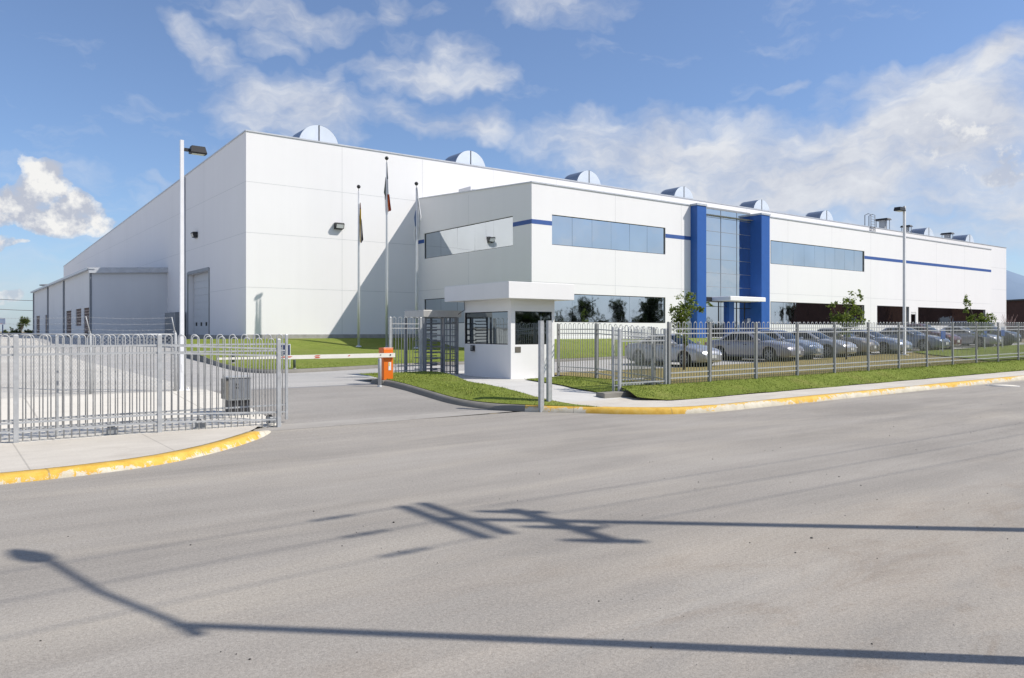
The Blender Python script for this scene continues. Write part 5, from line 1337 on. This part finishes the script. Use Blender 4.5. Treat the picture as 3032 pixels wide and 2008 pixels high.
# ================================================================== plants
def leaf_tree(name, label, s, t, z, trunk, blobs, n, size, mat, cat='tree', group=None, root_rot=0.0, flat=.55):
    o = thing(name, label, cat, s, t, z, root_rot, group)
    tr = MB()
    for pts, r0, r1 in trunk: tr.tube(pts, [lerp(r0, r1, k/(len(pts)-1)) for k in range(len(pts))], 6)
    tr.build('trunk', M['bark'], o)
    lf = MB(); lf.keep = True; tot = sum(b[3]*b[4]*b[5] if len(b) > 5 else b[3]**3 for b in blobs)
    for b in blobs:
        x, y, zz, rx = b[:4]; ry, rz = (b[4], b[5]) if len(b) > 5 else (rx, rx)
        m = int(n*(rx*ry*rz)/tot)+8
        # several twigs inside each blob carry the leaves, so gaps stay open
        tw = [(x+rx*rnd.gauss(0, .48), y+ry*rnd.gauss(0, .48), zz+rz*rnd.gauss(0, .48)) for _ in range(max(4, m//14))]
        for _ in range(m):
            c = rnd.choice(tw); p = Vector((c[0]+rnd.gauss(0, rx*.17), c[1]+rnd.gauss(0, ry*.17), c[2]+rnd.gauss(0, rz*.17)))
            d = Vector((rnd.gauss(0, 1), rnd.gauss(0, 1), rnd.gauss(0, .7))).normalized(); e = d.cross(Vector((rnd.gauss(0, 1), rnd.gauss(0, 1), rnd.gauss(0, 1)))).normalized()
            L_ = size*rnd.uniform(.6, 1.3); lf.poly([p-d*L_*.5, p+e*L_*flat*.5, p+d*L_*.5, p-e*L_*flat*.5])
    lf.build('crown', M[mat], o); return o
s1 = s_on(2025, 20.3)
leaf_tree('young_tree', 'slender young tree with a leaning crown in front of the nearest silver car', s1, 20.3, zstrip(s1, 20.3),
    [([(0, 0, 0), (.02, 0, .8), (-.03, 0, 1.6), (.0, 0, 2.3), (.1, 0, 2.95)], .04, .012), ([(0, 0, 1.9), (.35, .05, 2.35), (.75, 0, 2.5)], .015, .006), ([(0, 0, 1.5), (-.2, 0, 2.0), (-.35, 0, 2.4)], .014, .006), ([(.02, .02, 0), (.05, .02, 1.4)], .018, .018)],
    [(-.12, 0, 1.75, .27, .27, .48), (-.02, 0, 2.4, .40, .36, .42), (.28, 0, 2.85, .26, .25, .20), (.62, 0, 2.42, .30, .2, .13), (1.0, 0, 2.58, .17, .15, .11), (-.5, 0, 2.3, .15, .15, .18), (.05, 0, 1.25, .16, .16, .3), (-.2, 0, 2.0, .3, .3, .25)], 2000, .088, 'leaf', group='young trees along the car park', flat=.8)
s2 = s_on(2505, 20.4)
leaf_tree('young_tree', 'bushy young tree in front of the dark windows left of the right lamp post', s2, 20.4, zint(s2),
    [([(0, 0, 0), (.05, 0, 1.0), (0, 0, 2.0), (.2, 0, 3.1)], .045, .012), ([(0, 0, 1.4), (-.4, 0, 2.1), (-.75, 0, 2.8)], .018, .007), ([(0, 0, 1.7), (.5, 0, 2.4), (.8, 0, 2.6)], .016, .006)],
    [(.05, 0, 1.9, .55, .5, .5), (.0, 0, 1.35, .3, .3, .3), (.22, 0, 2.75, .36, .36, .36), (.72, 0, 3.0, .2, .2, .25), (-.72, 0, 2.62, .2, .2, .25), (-.5, 0, 2.1, .35, .3, .3), (.75, 0, 1.85, .25, .25, .2), (.5, 0, 2.4, .3, .3, .25)], 2100, .096, 'leaf', group='young trees along the car park', flat=.8)
s3 = s_on(2895, 20.4)
leaf_tree('young_tree', 'forked young tree with two leafy branches near the right end of the office', s3, 20.4, zint(s3),
    [([(0, 0, 0), (0, 0, 1.0), (-.2, 0, 1.9), (-.72, 0, 3.3)], .045, .012), ([(0, 0, 1.0), (.35, 0, 1.8), (.6, 0, 2.3)], .03, .008)],
    [(-.74, 0, 2.95, .24, .24, .42), (-.72, 0, 2.4, .2, .2, .25), (-.4, 0, 1.9, .3, .3, .3), (.42, 0, 1.75, .48, .42, .38), (.05, 0, 1.35, .5, .4, .35), (.75, 0, 2.0, .3, .3, .2), (.85, 0, 1.45, .22, .2, .12)], 2000, .105, 'leaf', group='young trees along the car park', flat=.8)
# dry shrub by the far corner
o = thing('dry_shrub', 'bare pinkish dry shrub at the far right corner of the hall', 'shrub', s_on(2988, 50), 50, 1.2, 0)
m = MB()
for i in range(46):
    a = rnd.uniform(0, 6.28); l = rnd.uniform(1.2, 3.6); x, y = math.cos(a)*l*.28, math.sin(a)*l*.28
    m.tube([(0, 0, 0), (x*.4, y*.4, l*.5), (x+rnd.gauss(0, .2), y+rnd.gauss(0, .2), l)], [.04, .025, .012], 4)
m.build('twigs', M['twig'], o)
def yucca(name, label, x, y, z, heads, mat, cat='yucca', group=None, spk=110):
    o = bpy.data.objects.new(name, None); COL.objects.link(o); o.location = (x, y, z); tag(o, label, cat, group)
    tr = MB(); lf = MB(); lf.keep = True
    for (pts, r) in heads:
        tr.tube(pts, [.16, .12, .11][:len(pts)] if len(pts) < 4 else [lerp(.24, .12, k/(len(pts)-1)) for k in range(len(pts))], 7)
        c = Vector(pts[-1])
        for k in range(spk):
            d = Vector((rnd.gauss(0, 1), rnd.gauss(0, 1), rnd.gauss(.25, .8))).normalized(); e = d.orthogonal().normalized()
            e = (e*math.cos(k)+d.cross(e)*math.sin(k)); L_ = r*rnd.uniform(.75, 1.15); w = r*.07
            drop = Vector((0, 0, -L_*.22)) if d.z < .3 else Vector((0, 0, 0))
            lf.poly([c+d*.08-e*w, c+d*.08+e*w, c+d*L_*.6+e*w*.8+drop*.4, c+d*L_+drop, c+d*L_*.6-e*w*.8+drop*.4])
    tr.build('trunk', M['bark'], o); lf.build('fronds', M[mat], o); return o
Y = 140.0
def lp(u, v): return ((u-CU)/FPX*Y, HC+(CV-v)/FPX*Y)
bx, bz = lp(59, 1000)
def rel(u, v): a = lp(u, v); return (a[0]-bx, 0, a[1]-bz)
yucca('yucca_tree', 'branching yucca tree on the horizon left of the annex', bx, Y, bz, [([rel(59, 1000), rel(61, 980), rel(67, 967), rel(72, 955)], 1.0), ([rel(61, 980), rel(60, 976), rel(59, 974)], .55), ([rel(62, 972), rel(62, 966), rel(61, 962)], .75), ([rel(70, 960), rel(68, 950), rel(67, 946)], .7), ([rel(72, 955), rel(76, 950), rel(79, 949)], .75)], 'yucca')
def bush(label, x, y, z, r, h, mat, n=420, size=.3, group=None, name='bush', cat='bush'):
    bl = [(rnd.gauss(0, r*.4), rnd.gauss(0, r*.4), h*rnd.uniform(.25, .72), r*rnd.uniform(.4, .62)) for _ in range(6)]
    s, t = ST(x, y)
    return leaf_tree(name, label, s, t, z, [([(0, 0, 0), (.05, 0, h*.3), (.0, .1, h*.55)], .07, .03)], bl, n, size, mat, cat, group)
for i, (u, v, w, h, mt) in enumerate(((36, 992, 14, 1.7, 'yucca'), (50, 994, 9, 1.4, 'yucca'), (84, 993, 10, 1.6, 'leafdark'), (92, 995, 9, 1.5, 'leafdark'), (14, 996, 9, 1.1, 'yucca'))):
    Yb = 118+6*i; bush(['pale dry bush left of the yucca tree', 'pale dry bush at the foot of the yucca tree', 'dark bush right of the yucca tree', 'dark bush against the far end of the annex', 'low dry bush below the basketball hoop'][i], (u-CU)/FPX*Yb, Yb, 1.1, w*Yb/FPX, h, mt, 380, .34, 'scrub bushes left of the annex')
# basketball hoop at the left edge
def hoop():
    Yh = 92.0; x = (4-CU)/FPX*Yh
    o = bpy.data.objects.new('basketball_hoop', None); COL.objects.link(o); o.location = (x, Yh, 1.3); tag(o, 'basketball hoop with a white framed backboard at the left edge', 'basketball hoop')
    zc = HC+(CV-952)/FPX*Yh-1.3
    m = MB(); m.box((-.45, -.02, zc-.38), (.52, .02, zc+.38)); b = m.build('backboard', plain('clear_board', (.42, .50, .62), .2), o)
    m = MB()
    for a, c in (((-.45, zc-.38), (.52, zc-.34)), ((-.45, zc+.34), (.52, zc+.38)), ((-.45, zc-.34), (-.41, zc+.34)), ((.48, zc-.34), (.52, zc+.34))): m.box((a[0], -.03, a[1]), (c[0], -.021, c[1]))
    m.build('frame', M['white'], b)
    m = MB(); m.tube([(-.1, .4, 0), (-.1, .4, zc-.3), (-.05, .1, zc)], .06, 8); m.build('pole', M['signblue'], o)
    m = MB(); m.tube([(.22*math.cos(a)+.02, -.3+.22*math.sin(a), zc-.25) for a in [k*PI/6 for k in range(13)]], .014, 5); m.build('rim', M['red'], o)
    m = MB(); m.box((-.6, -.2, -.1), (.55, .9, .22)); m.build('base', M['signblue'], o)
hoop()
# trees and bushes across the street, behind the camera, seen in the mirrored windows
def mirror_pt(u, t):          # site position of something at t seen reflected in the office front at u
    tv = 2*TO-t; return s_on(u, tv), t
hh = [(1731, 883, 1.9), (1822, 890, 1.6), (1940, 872, 2.6), (2330, 905, 1.5), (1690, 912, 1.2)]
for i, (u, v, r) in enumerate(hh):
    s, t = mirror_pt(u, -9.0); tv = 2*TO+9; h = z_on(v, s, tv)-r*.6; p = W(s, t)
    hd = [([(0, 0, 0), (.2, .1, h*.4), (-.1, 0, h*.75), (.1, .1, h)], r), ([(0, 0, h*.55), (.7, .2, h*.7), (1.3, .3, h*.82)], r*.8), ([(0, 0, h*.5), (-.6, .3, h*.62), (-.9, .4, h*.70)], r*.7)]
    if i == 2: hd += [([(0, 0, h*.6), (-1.0, -.5, h*.75), (-1.5, -.9, h*.8)], r*.8), ([(0, 0, h*.3), (.9, -.6, h*.42), (1.5, -.9, h*.5)], r*.8)]
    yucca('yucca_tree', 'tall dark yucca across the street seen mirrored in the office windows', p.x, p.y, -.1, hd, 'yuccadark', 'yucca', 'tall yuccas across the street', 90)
for i in range(22):
    s = 30+4.1*i+rnd.uniform(-1, 1); t = -7.5-rnd.uniform(0, 5); p = W(s, t)
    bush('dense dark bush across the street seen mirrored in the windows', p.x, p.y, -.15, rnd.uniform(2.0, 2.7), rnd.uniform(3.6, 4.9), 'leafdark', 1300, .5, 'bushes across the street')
for i in range(7):
    s = 14+3.2*i+rnd.uniform(-.6, .6); t = -6-rnd.uniform(0, 3); p = W(s, t)
    bush('dense dark bush across the street seen mirrored in the windows', p.x, p.y, -.15, rnd.uniform(1.6, 2.2), rnd.uniform(3.6, 5.2), 'leafdark', 1000, .45, 'bushes across the street')
